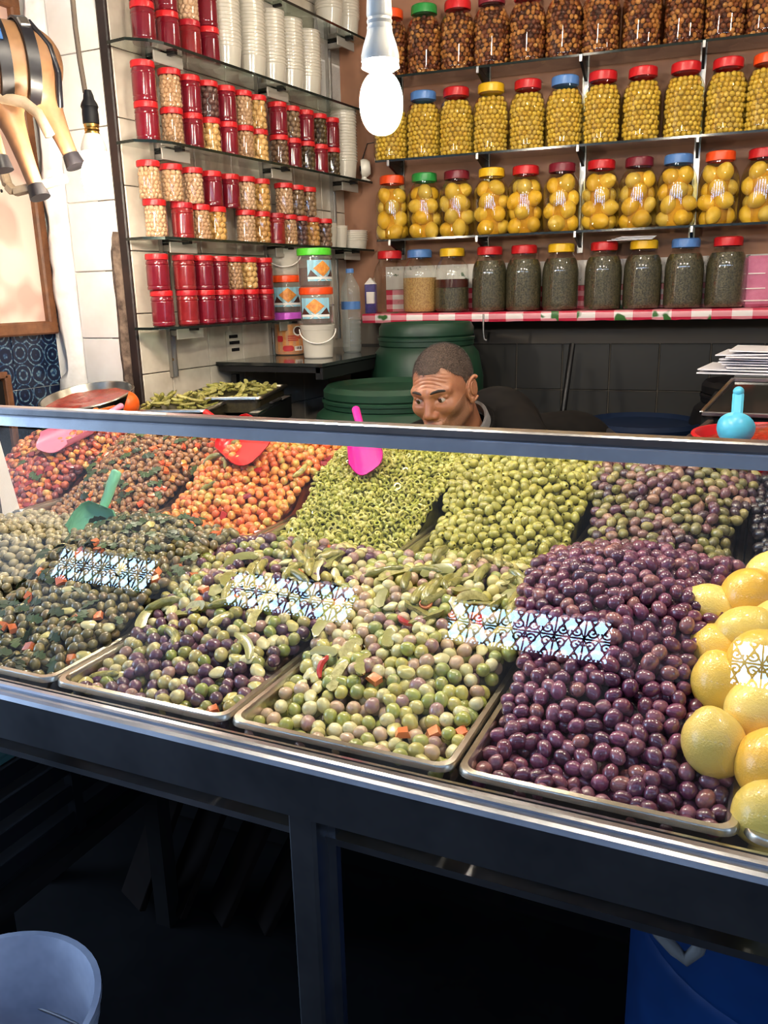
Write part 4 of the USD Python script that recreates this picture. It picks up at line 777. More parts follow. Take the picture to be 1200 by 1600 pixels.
def sweet_tub(loc, lid, label, style, face, fill_col='brown_goods', H=.15, R=.062):
    t = thing('sweet_tub', label, 'tub', loc, rz(face))
    part(t, 'clear_drum', lathe([(0, 0), (R * .92, 0), (R, .006), (R, H - .035), (R * .93, H - .022), (R * .9, H - .018)], 32), 'clear_plastic', 30)
    part(t, 'lid', lid_mesh([(R * .9, H - .026), (R * 1.02, H - .025), (R * 1.03, H - .022), (R * 1.03, H - .003), (R * 1.0, H), (0, H)], 44, .0006), 'lid_' + lid, 30)
    if style == 'biscuit':
        part(t, 'contents', lathe([(0, .003), (R * .88, .003), (R * .95, .01), (R * .95, H - .07), (0, H - .066)], 24), fill_col)
        W, z0, h = .058, .022, .075
        lb = part(t, 'label', wrap([(-W, 0), (W, 0), (W, h), (-W, h)], R, 0, z0, .0004), 'label_sky')
        part(lb, 'brown_corner', wrap([(-W, .016), (-.02, .016), (-.045, .040)], R, 0, z0, .0012), 'label_choc'); part(lb, 'brown_corner', wrap([(W, .016), (.02, .016), (.045, .040)], R, 0, z0, .0012), 'label_choc')
        part(lb, 'biscuit_picture', wrap([(0, .016), (.036, .045), (0, .073), (-.036, .045)], R, 0, z0, .0016), 'label_biscuit'); part(lb, 'band', wrap([(-W, .007), (W, .007), (W, .015), (-W, .015)], R, 0, z0, .0012), 'label_white')
        for sg in (-1, 1): part(lb, 'cross_stroke', wrap([(sg * .022, 0), (sg * .017, 0), (-sg * .016, .020), (-sg * .011, .020)] if sg > 0 else [(sg * .017, 0), (sg * .022, 0), (-sg * .011, .020), (-sg * .016, .020)], R, 0, z0, .0022), 'label_white')
    elif style == 'sauce':
        W, z0, h = .056, .014, .105
        lb = part(t, 'label', wrap([(-W, 0), (W, 0), (W, h), (-W, h)], R, 0, z0, .0004), 'label_orange')
        c = lambda x, y, r: [(x + r * math.cos(a), y + r * math.sin(a)) for a in np.linspace(0, 2 * PI, 18)[:-1]]
        part(lb, 'red_badge', wrap([(x * 1.0 - .045, y + .052) for x, y in rrect(.013, .012, .006)], R, 0, z0, .0012), 'label_red'); part(lb, 'dark_roundel', wrap(c(.030, .082, .020), R, 0, z0, .0012), 'label_white'); part(lb, 'roundel_picture', wrap(c(.030, .083, .015), R, 0, z0, .0018), 'label_choc')
        part(lb, 'fruit_picture', wrap([(x - .012, y) for x, y in rrect(.022, .011, .010) + [0, .014]], R, 0, z0, .0012), 'label_red'); part(lb, 'barcode_panel', wrap([(.014, .004), (.05, .004), (.05, .022), (.014, .022)], R, 0, z0, .0012), 'label_white')
        for q in range(7): part(lb, 'barcode_bar', wrap([(.018 + q * .004, .010), (.0195 + q * .004 + .0006 * (q % 3), .010), (.0195 + q * .004 + .0006 * (q % 3), .020), (.018 + q * .004, .020)], R, 0, z0, .0018), 'label_choc')
        for q in range(3): part(lb, 'text_line', wrap([(-.012, .060 - q * .008), (.05 - q * .01, .060 - q * .008), (.05 - q * .01, .064 - q * .008), (-.012, .064 - q * .008)], R, 0, z0, .0012), 'label_red')
        part(t, 'contents', lathe([(0, .003), (R * .88, .003), (R * .95, .01), (R * .95, H - .045), (0, H - .042)], 24), 'label_orange')
def pail(loc, label, rot, flip=False, H=.125):
    t = thing('clear_pail', label, 'pail', loc, rot)
    p = [(0, 0), (.052, 0), (.055, .003), (.062, H - .02), (.0645, H - .019), (.0645, H - .012), (.0665, H - .008), (.0665, H), (.0605, H), (.054, .005), (0, .003)]
    if flip: p = [(r, H - z) for r, z in p][::-1]
    part(t, 'pail_wall', lathe(p, 32), 'milky_plastic', 30); a = np.linspace(0, PI, 15)
    part(t, 'handle', tube(np.stack([.069 * np.cos(a), -.069 * np.sin(a) * .92 - .004, (H - .018) - .050 * np.sin(a)], -1), .0028, 6), 'label_white', True)
fa = lambda p: math.atan2(*(EYE - p)[[1, 0]])
q1, q2 = np.array([-1.775, 2.98, SLZ]), np.array([-1.565, 2.84, SLZ])
sweet_tub(q1, 'violet', 'tub with violet lid and orange sauce label, at the foot of the left stack', 'sauce', fa(q1) + .1, H=.168)
sweet_tub(q1 + [-.004, 0, .1685], 'orange', 'tub with orange lid and biscuit label under the topmost clear pail', 'biscuit', fa(q1) + .1, H=.142)
pail(q1 + [-.006, 0, .311], 'empty clear pail on top of the orange-lidded tub', rz(fa(q1) + PI / 2), H=.10)
pail(q2 + [.0, 0, 0], 'empty clear pail with handle standing under the orange-lidded biscuit tub', rz(fa(q2) + PI / 2), H=.125)
sweet_tub(q2 + [0, 0, .1255], 'orange', 'tub with orange lid and biscuit label standing on the clear pail', 'biscuit', fa(q2) - .1, H=.135)
sweet_tub(q2 + [-.004, .004, .261], 'lime', 'tub with bright green lid topping the right stack', 'biscuit', fa(q2) + .5, H=.140)
t = thing('water_bottle', 'clear plastic water bottle with blue cap and blue label', 'bottle', (-1.565, 3.13, SLZ), rz(-1.2))
rb = [(0, .004), (.020, .004), (.032, 0), (.038, .006), (.0395, .02)]
for q in range(7): rb += [(.0395, .03 + q * .018), (.0375, .036 + q * .018), (.0395, .042 + q * .018)]
rb += [(.0395, .17), (.0385, .172), (.0385, .205), (.0395, .207), (.0395, .235), (.036, .262), (.024, .288), (.0145, .304), (.0135, .312), (.016, .313), (.016, .316), (.0130, .317)]
part(t, 'bottle_wall', lathe(rb, 28), 'bottle_plastic', 40); part(t, 'label', lathe([(.0392, .173), (.0398, .173), (.0398, .204), (.0392, .204)], 28), 'lid_blue', 30); part(t, 'cap', lid_mesh([(.0145, .316), (.0155, .3165), (.0155, .331), (.0145, .333), (0, .333)], 30), 'lid_blue', 30)
M('water', lin(150, 190, 214), .05, trans=.9)
# carton and bag on the cloth shelf
M('violet_print', lin(66, 50, 130), .4, col2=lin(40, 34, 86), nscale=40.); M('pink_bag', lin(226, 120, 160), .25, col2=lin(206, 84, 134), nscale=20.)
pc = bpos(bs(onback(579, 484, .14)), .13, SZ[3] + .001); t = thing('drink_carton', 'small violet printed carton at the left end of the cloth shelf', 'carton', pc, rz(TH + .2))
part(t, 'box', cat(box((0, 0, .062), (.048, .05, .124), .002), prism([(-.024, -.025), (.024, -.025), (.024, .025), (-.024, .025)], .001)), 'violet_print'); part(t, 'gable', tf(prism([(-.025, 0), (.025, 0), (0, .028)], .044), (0, .022, .124), rx(PI / 2)), 'label_white'); part(t, 'milk_splash', bumpy(box((0, -.0255, .066), (.034, .003, .05), .001), .001, 90, 2), 'label_white')
pc = bpos(bs(onback(1186, 484, .13)), .10, SZ[3] + .001); t = thing('pink_packet', 'clear packet of pink goods at the right end of the cloth shelf', 'packet', pc, rz(TH))
part(t, 'packet_body', bumpy(tf(box((0, 0, .095), (.125, .06, .19), .012), (0, 0, 0)), .002, 30, 4), 'pink_bag'); part(t, 'clear_wrap', box((0, 0, .098), (.132, .068, .196), .012), 'clear_plastic')
for q, (w_, z_) in enumerate(((.06, .125), (.07, .07), (.10, .025))): part(t, 'white_stroke', box((-.02, -.036, z_), (w_, .001, .004)), 'label_white')
# papers slipped under the lowest glass shelf
t = thing('paper_sheaf', 'small sheaf of white papers lying on the yellow and red jar lids', 'papers'); pb = bpos(bs(onback(985, 378, .12)), .13, SZ[3] + .2625)
M('paper', lin(222, 220, 226), .7)
for q in range(4): part(t, 'sheet', tf(box((0, 0, .0012 + q * .004), (.17 - .012 * q, .12, .0022)), pb + [.006 * q, .004 * q, .001], rz(TH + .09 * q)), 'paper')

# ================================================================== TRAYS, BOWLS AND SCOOPS BEHIND AND IN THE COUNTER
t = thing('side_table', 'dark-edged table behind the left end of the counter, under the gherkin trays', 'table')
m = prism([(-2.30, 2.005), (-1.40, 2.005), (-1.42, 2.12), (-1.565, 2.57), (-1.86, 2.57), (-1.885, 2.165), (-2.28, 2.165)], .03); part(t, 'top', (m[0] + [0, 0, 1.03], m[1]), 'dark_paint', False)
part(t, 'edge_beam', bar((-1.405, 2.12, 1.062), (-1.555, 2.57, 1.062), .035, .075, .004), 'black_metal'); part(t, 'edge_trim', bar((-1.402, 2.12, 1.102), (-1.552, 2.57, 1.102), .03, .006), 'black_glass')
for x, y in ((-1.46, 2.07), (-2.24, 2.06), (-1.82, 2.50)): part(t, 'leg', box((x, y, .515), (.04, .04, 1.03)), 'black_metal')
def tray(cx, cy, z, hx, hy, a, label):
    t = thing('gherkin_tray', label, 'tray', (cx, cy, z), rz(a)); r, b = pan_mesh(hx, hy, .058); part(t, 'rim', r, 'pan_steel', 40); part(t, 'basin', b, 'pan_steel', 50)
def heap_on(cx, cy, z, hx, hy, a, H, n, words, seed):
    r = np.random.default_rng(seed); R = rz(a); P_, Q_ = [], []
    for _ in range(n):
        u, v = r.uniform(-1, 1, 2); q = R @ np.array([u * hx * .78, v * hy * .82, 0]); P_.append([cx + q[0], cy + q[1], z - .018 + H * (1 - .8 * max(abs(u), abs(v)) ** 2) * r.uniform(.55, 1.)])
        w = np.array([.35 * r.normal(), .35 * r.normal(), 1]); w /= np.linalg.norm(w); tt = r.normal(size=3); tt -= w * (tt @ w); tt /= np.linalg.norm(tt); Q_.append(np.stack([tt, np.cross(w, tt), w], 1))
    place_food('gherkin_slice', ['gherkin_half_a', 'gherkin_half_b', 'gherkin_half_c', 'gherkin_b'], P_, Q_, r.uniform(.75, 1.0, n), words, 'gherkin', words)
    v, f = prism(rrect(hx * .93, hy * .94, .03), .045); solo('gherkin_mass', tf((v, f), (cx, cy, z - .052), R), 'bulk_dark', 'packed gherkins at the bottom of the ' + ('rear' if seed == 1 else 'near') + ' gherkin tray', 'gherkins', kind='stuff')
tray(-1.675, 2.42, 1.132, .150, .19, .30, 'rear steel tray of gherkin slices on the side table')
heap_on(-1.675, 2.42, 1.132, .150, .19, .30, .05, 90, 'olive-green gherkin slice in the rear steel tray', 1)
tray(-1.70, 2.08 + .07, 1.118, .13, .13, .30, 'near steel tray of gherkin slices beside the red paste bowl')
heap_on(-1.70, 2.15, 1.118, .13, .13, .30, .06, 60, 'olive-green gherkin slice in the near steel tray', 2)
t = thing('steel_ladle', 'flat steel spatula lying on the dark table edge', 'spatula', (-1.485, 2.42, 1.107), rz(1.85)); part(t, 'blade', box((.03, 0, .002), (.10, .022, .002)), 'bracket_steel'); part(t, 'handle', box((-.07, 0, .004), (.12, .014, .008), .003), 'black_plastic')
M('red_sauce', lin(172, 58, 40), .3, coat=.4, col2=lin(132, 40, 32), nscale=60., bump=(90., .8)); M('harissa', lin(176, 40, 22), .3, coat=.5, col2=lin(120, 26, 16), nscale=90., bump=(140., 1.), sharp=(.42, .66))
def bowl(loc, R, label, wallm, fill_, level, depth=.09, top=.0, nm='mixing_bowl', rot=None):
    t = thing(nm, label, 'bowl', loc, rot)
    part(t, 'bowl_wall', lathe([(0, -depth), (R * .6, -depth), (R * .78, -depth * .8), (R * .92, -depth * .3), (R * .965, -.008), (R, -.004), (R * 1.01, 0), (R, .003), (R * .96, .003), (R * .93, -.006), (R * .88, -depth * .3), (R * .74, -depth * .76), (R * .56, -depth + .006), (0, -depth + .006)], 44), wallm, 40)
    r = np.linspace(0, R * .9, 12); p = [(a, level + top * (1 - (a / (R * .9)) ** 2)) for a in r][::-1]
    v, f = lathe(p, 36); v = v.copy(); v[:, 2] += .004 * (meshkit.fbm(v * 45, 2, 3) - .5) * 2
    part(t, 'sauce', (v, f), fill_, True, kind='stuff')
bowl((-1.985, 2.045, 1.150), .150, 'round steel bowl of red sauce in front of the white pillar', 'pan_steel', 'red_sauce', -.018, .075, rot=rx(.20))
for n_, c in dict(scoop_green=(128, 202, 160), scoop_pink=(226, 130, 158), scoop_red=(206, 34, 36), scoop_magenta=(226, 42, 150), ladle_blue=(84, 182, 214), ladle_orange=(226, 92, 30)).items(): M(n_, lin(*c), .32, var=.03)
def scoop_mesh(L, W, D, hl, hr=.009):
    """shovel scoop: mouth towards +x, open towards +z, handle along -x"""
    a = np.linspace(-PI, 0, 15); ring = []
    for x, k in ((0, .02), (.0, .55), (.012, .78), (.035, .94), (L * .75, 1), (L, 1.02)):
        top = np.clip(1 - .35 * max(0, x - L * .35) / L, 0, 1)
        c, s_ = np.cos(a), np.sin(a); sq = np.sign(c) * np.abs(c) ** .6
        zz = D * k * np.abs(s_) ** .7 * -1
        ring.append(np.stack([x + (1 - np.abs(s_)) * -.0 * L - (x > L * .9) * (1 - np.abs(s_)) * L * .30, W / 2 * k * sq, zz * 1.0], -1))
    out = np.array(ring); ins = out.copy(); ins[:, :, 1] *= (W / 2 - .002) / (W / 2); ins[:, :, 2] = ins[:, :, 2] * (D - .002) / D; ins[:, :, 0] += .001
    n0, n1 = out.shape[:2]; v = np.vstack([out.reshape(-1, 3), ins.reshape(-1, 3)]); f = tri(grid_faces(n0, n1, False)); N = n0 * n1; I = np.arange(N).reshape(n0, n1)
    fs = [f, f[:, ::-1] + N]
    for b in (I[-1], I[:, 0], I[:, -1]): q = np.stack([b[:-1], b[1:], b[1:] + N, b[:-1] + N], -1); fs += [tri(q), tri(q)[:, ::-1]]
    h = tube([(.004, 0, -D * .45), (-.012, 0, -D * .40), (-.03, 0, -D * .30), (-hl * .6, 0, -D * .15), (-hl, 0, 0), (-hl - .004, 0, 0)], [hr * .8, hr, hr, hr * 1.05, hr * 1.1, hr * .7], 12)
    return (v, np.vstack(fs)), h
def scoop(label, mat, p_handle, p_mouth, up, W, D, frac=.5, hr=.009, nm='food_scoop'):
    a, b = np.asarray(p_handle, float), np.asarray(p_mouth, float); T = np.linalg.norm(b - a); x = (b - a) / T
    z = np.asarray(up, float); z = z - x * (z @ x); z /= np.linalg.norm(z); R = np.stack([x, np.cross(z, x), z], 1)
    t = thing(nm, label, 'scoop', a + x * T * frac, R); bl, h = scoop_mesh(T * (1 - frac), W, D, T * frac, hr)
    part(t, 'blade', bl, mat, 50); part(t, 'handle', h, mat, 50); return t
scoop('mint green plastic scoop leaning on the dark olives under the glass', 'scoop_green', at(182, 738, 1.34), at(128, 850, 1.25), (.25, -1, .45), .110, .030, .46, .0105)
scoop('pale pink plastic scoop lying at the back of the leftmost pan', 'scoop_pink', at(190, 634, 1.90), at(64, 690, 1.62), (.1, -.5, 1), .11, .03, .42, .008)
scoop('red plastic scoop stuck behind the orange spiced olives', 'scoop_red', at(322, 645, 1.88), at(392, 694, 1.62), (.1, -1, .75), .125, .035, .50, .009)
scoop('magenta plastic scoop standing behind the olive rings', 'scoop_magenta', at(556, 640, 1.84), at(570, 722, 1.615), (.05, -1, .35), .085, .028, .42, .0095)
def ladle(label, mat, p_top, p_cup, R=.042, hang=None):
    a, b = np.asarray(p_top, float), np.asarray(p_cup, float); t = thing('ladle', label, 'ladle', b)
    hemi = lathe([(0, -R)] + [(R * math.cos(q), R * math.sin(q)) for q in np.linspace(-PI / 2, .05, 10)[1:]] + [(R * .95 * math.cos(q), R * .95 * math.sin(q)) for q in np.linspace(.05, -PI / 2, 10)[:-1]] + [(0, -R * .95)], 26)
    up = axes(hang if hang is not None else (0, .55, .85)); part(t, 'cup', tf(hemi, (0, 0, 0), up), mat, 40)
    d = a - b; st = d / np.linalg.norm(d) * R * .8; w = np.linalg.norm(d)
    part(t, 'handle', cat(bar(st, d * .97, .020, .009, .003), bar(d * .35, d * .95, .024, .005, .002)), mat, 30)
    part(t, 'handle_tip', tf(ico(2, .012), d, None), mat, True)
ladle('bright orange ladle cup with red inside, on the red sauce bowl rim', 'ladle_orange', at(150, 643, 1.93), at(197, 631, 1.98), .040, (-.7, -.6, .35))
# right end: red tub of harissa, blue ladle, weighing machine with papers
hb = at(1188, 682, 2.08)
bowl((hb[0] + .035, hb[1], hb[2] + .004), .185, 'wide red plastic bowl heaped with dark red harissa paste at the right', 'lid_red', 'harissa', -.022, .10, .045)
ladle('sky blue ladle resting cup down in the red harissa bowl', 'ladle_blue', at(1154, 612, 2.02), at(1150, 668, 1.96), .040, (.1, .85, .45))
wt = thing('wooden_stand', 'brown wooden stand carrying the red bowl and the black display box', 'stand')
e0, e1 = at(1075, 690, 2.02), at(1102, 640, 2.30)
m = prism([(e0[0] - .01, 2.0), (.60, 2.0), (.60, 2.95), (e1[0] + .05, 2.95), (e1[0] - .0, 2.30)], .03); part(wt, 'top_board', (m[0] + [0, 0, 1.005], m[1]), 'brown_dim', False)
part(wt, 'side_board', bar((e0[0], 2.01, .51), (e1[0] + .06, 2.9, .51), .02, 1.0), 'brown_dim'); part(wt, 'rear_board', box((.3, 2.93, .5), (.55, .02, 1.0)), 'brown_dim')
part(wt, 'edge_batten', bar((e0[0] - .008, 2.0, 1.055), (e1[0] + .035, 2.55, 1.055), .018, .10, .003), 'brown_dim')
dbx = thing('display_box', 'low black glazed display box with silver edges behind the red bowl', 'box')
d0, d1 = at(1096, 646, 2.34), at(1146, 593, 2.53); XR = .56
part(dbx, 'case', cat(box(((d0[0] + XR) / 2, 2.60, (1.0365 + d0[2]) / 2), (XR - d0[0], .52, d0[2] - 1.0365), .006), box(((d1[0] + XR) / 2, 2.70, (d0[2] + d1[2]) / 2), (XR - d1[0] - .02, .30, d1[2] - d0[2] - .004))), 'black_glass')
sl = np.array([[d0[0], 2.34, d0[2]], [XR, 2.34, d0[2]], [XR, 2.54, d1[2]], [d1[0], 2.54, d1[2]]]); part(dbx, 'sloping_front', (np.vstack([sl, sl - [0, 0, .008]]), tri(np.array([[0, 1, 2, 3], [7, 6, 5, 4], [0, 4, 5, 1], [1, 5, 6, 2], [2, 6, 7, 3], [3, 7, 4, 0]]))), 'black_glass', False)
part(dbx, 'top_plate', box(((d1[0] + XR) / 2, 2.69, d1[2] + .002), (XR - d1[0], .32, .012), .003), 'black_metal')
for a, b in (((d1[0], 2.53, d1[2]), (XR, 2.53, d1[2])), ((d0[0], 2.335, d0[2]), (XR, 2.335, d0[2])), (d0, d1)): part(dbx, 'silver_edge', bar(a, b, .012, .012, .002), 'steel')
t = thing('paper_stack', 'untidy stack of white papers on the black display box', 'papers', (d1[0] + .13, 2.70, d1[2] + .008))
rp = np.random.default_rng(8)
for q in range(9): part(t, 'sheet', tf(box((0, 0, 0), (.34 - .012 * q, .24, .0035)), (.015 * rp.normal() - .02, .012 * rp.normal(), .003 + q * .0075), rz(.12 * rp.normal()) @ ry(.012 * rp.normal())), 'paper')

# barrels and the rest of the dark back corner
def barrel(loc, R, H, mat, label, group=None):
    t = thing('plastic_barrel', label, 'barrel', loc)
    part(t, 'drum', lathe([(0, 0), (R * .9, 0), (R * .96, .02), (R, H * .12), (R * 1.01, H * .3), (R * .985, H * .32), (R * 1.01, H * .34), (R * 1.01, H * .66), (R * .985, H * .68), (R * 1.01, H * .70), (R, H * .84), (R * .92, H * .91), (R * .80, H * .935), (R * .78, H * .94)], 44), mat, 30)
    part(t, 'lid', lathe([(R * .80, H * .93), (R * .835, H * .935), (R * .835, H * .955), (R * .81, H * .96), (R * .83, H * .965), (R * .83, H * .985), (R * .78, H), (R * .70, H * .985), (0, H * .98)], 44), mat, 30)
    part(t, 'locking_band', lathe([(R * .835, H * .948), (R * .85, H * .950), (R * .85, H * .957), (R * .835, H * .959)], 44), mat, 30)
c = at(585, 650, 2.62); barrel((c[0] + .02, 2.72, 0), .29, 1.135, 'green_plastic', 'large green plastic barrel with ridged lid behind the man')
c = at(672, 560, 3.22); barrel((c[0], 3.18, 0), .23, 1.33, 'green_plastic', 'taller green barrel standing under the checked cloth shelf')
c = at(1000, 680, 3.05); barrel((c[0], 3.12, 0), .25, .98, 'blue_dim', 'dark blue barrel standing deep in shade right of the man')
c = at(1140, 660, 3.1); barrel((c[0] + .1, 3.22, 0), .25, 1.12, 'black_plastic', 'black barrel standing behind the display box')
c = at(915, 690, 2.95); barrel((c[0], 3.05, 0), .22, .90, 'black_plastic', 'low black barrel standing right of the man')
p0, p1 = at(893, 530, 3.38), at(882, 628, 3.30); t = thing('dark_pole', 'slim dark pole leaning on the dim tiled wall below the shelf', 'pole'); part(t, 'shaft', tube([(p1[0] - .05, 3.12, 0), (p1[0] - .02, 3.26, .7), p1, (p0[0], 3.40, p0[2] - .02)], .012, 8), 'black_metal', True)
c = at(755, 530, 3.3); t = thing('strip_handle', 'small pale metal hook hanging in the dark under the cloth shelf', 'hook', c); part(t, 'hook', tube([(0, .0, .10), (0, 0, .03), (.004, 0, 0), (.014, 0, -.004)], .004, 6), 'bracket_steel', True)
t = thing('paper_label', 'small paper label with dark scribbles on the lower left wall', 'label'); s_ = ls(onleft(362, 545, 0))
part(t, 'card', lm(box((s_, -.0105, 1.265), (.085, .003, .11)), z=0), 'cream_tile'); 
for q, (dz, w_) in enumerate(((.035, .05), (.012, .06), (-.015, .045))): part(t, 'scribble', lm(box((s_ + .004 * q, -.0125, 1.265 + dz), (w_, .002, .012)), z=0), 'black_plastic')

# ------------------------------------------------------------------ gherkins laid on the front heaps, lemons
HF = {k: None for k in (2, 3)}
HF[2] = F(2, H=.095, ridge=.92, side=2.2, seed=3, low=.022, back=.95); HF[3] = F(3, H=.095, ridge=.92, side=2.2, seed=2, low=.022, back=.95)
def onheap(u, v, h):
    ts = np.linspace(.7, 2.6, 1500); p = EYE + ray(u, v) * ts[:, None]; hz = h.z(p[:, 0], p[:, 1]); i = int(np.argmax(p[:, 2] < hz)); return p[i]
def lay(h, lst, words, name, seed):
    r = np.random.default_rng(seed)
    for i, (u, v, ang, kind, w) in enumerate(lst):
        p = onheap(u, v, h); N = h.normal(p[None, 0], p[None, 1])[0]
        d = ray(u + 20 * math.cos(ang), v - 20 * math.sin(ang)) - ray(u, v); x = d - N * (d @ N) / max(1e-6, 1); rr_ = ray(u, v)
        x = d - rr_ * ((d @ N) / (rr_ @ N)); x /= np.linalg.norm(x); zz_ = N + .42 * r.normal(size=3); zz_ -= x * (zz_ @ x); zz_ /= np.linalg.norm(zz_)
        R = np.stack([x, np.cross(zz_, x), zz_], 1); thing('gherkin' if kind.startswith('gherkin_') and 'half' not in kind else 'gherkin_slice', w or words, 'gherkin', p + N * .010, R, r.uniform(.9, 1.1), words, ref=KL[kind])
g_ = lambda r, us, vs, n: [(r.uniform(*us), r.uniform(*vs), r.uniform(-1.2, 1.6), r.choice(['gherkin_a', 'gherkin_half_a', 'gherkin_half_b', 'gherkin_c', 'gherkin_half_c']), None) for _ in range(n)]
rg_ = np.random.default_rng(4)
lay(HF[2], [(232, 972, 1.1, 'gherkin_half_a', None), (285, 968, .15, 'gherkin_half_b', None), (298, 962, .2, 'gherkin_half_b', None), (348, 976, .45, 'gherkin_a', None), (378, 1016, -1.1, 'gherkin_half_b', None), (266, 1004, -1.2, 'gherkin_b', None), (355, 950, .2, 'gherkin_c', None), (408, 968, 1.0, 'gherkin_half_b', None), (165, 1062, .1, 'gherkin_b', None), (310, 955, .1, 'gherkin_half_c', None), (258, 952, .3, 'gherkin_a', None)] + g_(rg_, (330, 470), (868, 935), 16) + g_(rg_, (440, 560), (862, 900), 10), 'gherkin piece lying on the purple and green front olives', 'gherkin', 1)
lay(HF[3], [(508, 1028, -.1, 'gherkin_half_a', None), (552, 1022, .75, 'gherkin_half_a', None), (572, 1045, 1.25, 'gherkin_half_b', None), (532, 1062, 1.1, 'gherkin_half_a', None), (610, 1004, 1.35, 'gherkin_half_c', None), (515, 985, .6, 'gherkin_half_b', None), (668, 970, .35, 'gherkin_half_a', None), (660, 935, .9, 'gherkin_a', None), (640, 915, 1.2, 'gherkin_c', None), (700, 915, .6, 'gherkin_c', None), (725, 885, .5, 'gherkin_half_b', None), (775, 885, -.35, 'gherkin_a', None), (815, 915, -.7, 'gherkin_c', None), (800, 925, -.8, 'gherkin_half_a', None), (735, 945, .05, 'gherkin_half_b', None), (600, 940, 1.25, 'gherkin_half_c', None), (690, 875, .8, 'gherkin_a', None), (620, 905, .3, 'gherkin_half_b', None), (740, 905, .4, 'gherkin_half_a', None)] + g_(rg_, (600, 830), (878, 960), 26), 'gherkin piece lying on the pale front olives', 'gherkin', 2)
food('lemon_long', [('peel', lemon_mesh(.043, .0355, .008, 28, 3), 'lemon_peel')]); food('lemon_plain', [('peel', lemon_mesh(.041, .037, .005, 28, 6), 'lemon_peel')]); food('lemon_round', [('peel', lemon_mesh(.0415, .041, .003, 28, 7), 'lemon_orange')])
LEM = [((1116, 1162, .955), (-.25, .1, 1), 'lemon_plain', 'pale yellow lemon overhanging the purple olive pan, nearest of the heap'), ((1116, 953, 1.19), (-1, .1, .35), 'lemon_long', 'yellow lemon with a nipple pointing left, top left of the heap'), ((1172, 934, 1.20), (.2, -.3, 1), 'lemon_round', 'round orange-yellow lemon near the top of the heap'), ((1168, 988, 1.13), (1, .1, .25), 'lemon_long', 'yellow lemon lying sideways under the round orange one'), ((1122, 1018, 1.12), (-.8, .3, .2), 'lemon_plain', 'yellow lemon at the left of the heap behind the glare'), ((1186, 1032, 1.06), (.5, .2, .6), 'lemon_plain', 'yellow lemon in the middle of the heap at the frame edge'), ((1128, 1070, 1.05), (-.4, .2, 1), 'lemon_plain', 'pale lemon under the window reflection'), ((1182, 1112, 1.01), (.2, .6, .5), 'lemon_plain', 'lemon behind the nearest overhanging one, right side'), ((1206, 1198, .935), (.1, .3, 1), 'lemon_round', 'deep yellow lemon in the front right corner of the heap'), ((1204, 1272, .885), (.6, .2, .3), 'lemon_plain', 'lowest lemon against the front rim of its pan'), ((1205, 905, 1.25), (.3, .2, 1), 'lemon_plain', 'topmost lemon at the frame edge'), ((1212, 975, 1.17), (.2, 1, .3), 'lemon_plain', 'lemon beside the round orange one at the frame edge')]
for (u, v, Y), ax, kd, words in LEM: thing('lemon', words, 'lemon', at(u, v, Y), axes(ax, 1.), 1.0, 'lemons heaped at the right end', ref=KL[kd])
hl = F(5, H=.12, ridge=.75, side=2., seed=31, low=.03); q = np.vstack([hl.sample(.074, .02, 9 + d_, n=3000, depth=z_)[0] for d_, z_ in enumerate((.012, .070, .115))]); q[:, 2] = np.maximum(q[:, 2], ZF - .05); q = q[~visible(q) | (q[:, 2] < .9)]
q = q[(q[:, 0] > .055)]; rl = np.random.default_rng(2)
scatter('lemon_rest', ['lemon_plain', 'lemon_long'], rl.integers(0, 2, len(q)), q, rnd_rot(rl, len(q)), np.ones(len(q)), 'further lemons of the heap at the right end of the counter', 'lemon')

# ================================================================== UNDER THE COUNTER
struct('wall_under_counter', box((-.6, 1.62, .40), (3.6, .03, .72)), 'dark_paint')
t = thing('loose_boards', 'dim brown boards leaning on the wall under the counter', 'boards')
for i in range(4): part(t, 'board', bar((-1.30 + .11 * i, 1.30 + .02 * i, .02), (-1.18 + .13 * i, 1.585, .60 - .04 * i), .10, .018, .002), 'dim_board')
e = atz(35, 1182, .66); t = thing('black_crate', 'black plastic crate on the lower left under the counter', 'crate', (e[0] - .24, 1.08, .40))
for x in (-.19, .19):
    for z in (.03, .09, .15, .21): part(t, 'side_slat', box((x, 0, z), (.012, .50, .035), .002), 'black_plastic')
for y in (-.25, .25):
    for z in (.03, .09, .15, .21): part(t, 'end_slat', box((0, y, z), (.38, .012, .035), .002), 'black_plastic')
for x in (-.19, .19):
    for y in (-.25, 0, .25): part(t, 'corner_post', box((x, y, .12), (.022, .022, .24)), 'black_plastic')
part(t, 'bottom', box((0, 0, .006), (.38, .5, .012)), 'black_plastic'); part(t, 'teal_rim', box((.197, 0, .252), (.02, .52, .016), .003), 'teal_trim')
t = thing('crate_stand', 'low dark stand under the black crate', 'stand', (e[0] - .24, 1.08, 0)); part(t, 'board', box((0, 0, .385), (.46, .5, .03)), 'dark_paint')
for x in (-.2, .2):
    for y in (-.22, .22): part(t, 'leg', box((x, y, .185), (.04, .04, .37)), 'dark_paint')
c = at(985, 1520, 1.22); t = thing('blue_drum', 'tall blue plastic drum standing under the right end of the counter', 'drum', (c[0] + .265, 1.22, 0))
part(t, 'drum', lathe([(0, 0), (.25, 0), (.262, .02), (.265, .1), (.268, .22), (.262, .235), (.268, .25), (.268, .50), (.262, .515), (.268, .53), (.265, .66), (.25, .70), (.22, .715), (0, .72)], 48), 'blue_plastic', 30)
a = np.linspace(0, PI, 14); c = at(1055, 1440, .96)
part(t, 'bung', lathe([(.03, .72), (.03, .735), (0, .736)], 20), 'black_plastic')
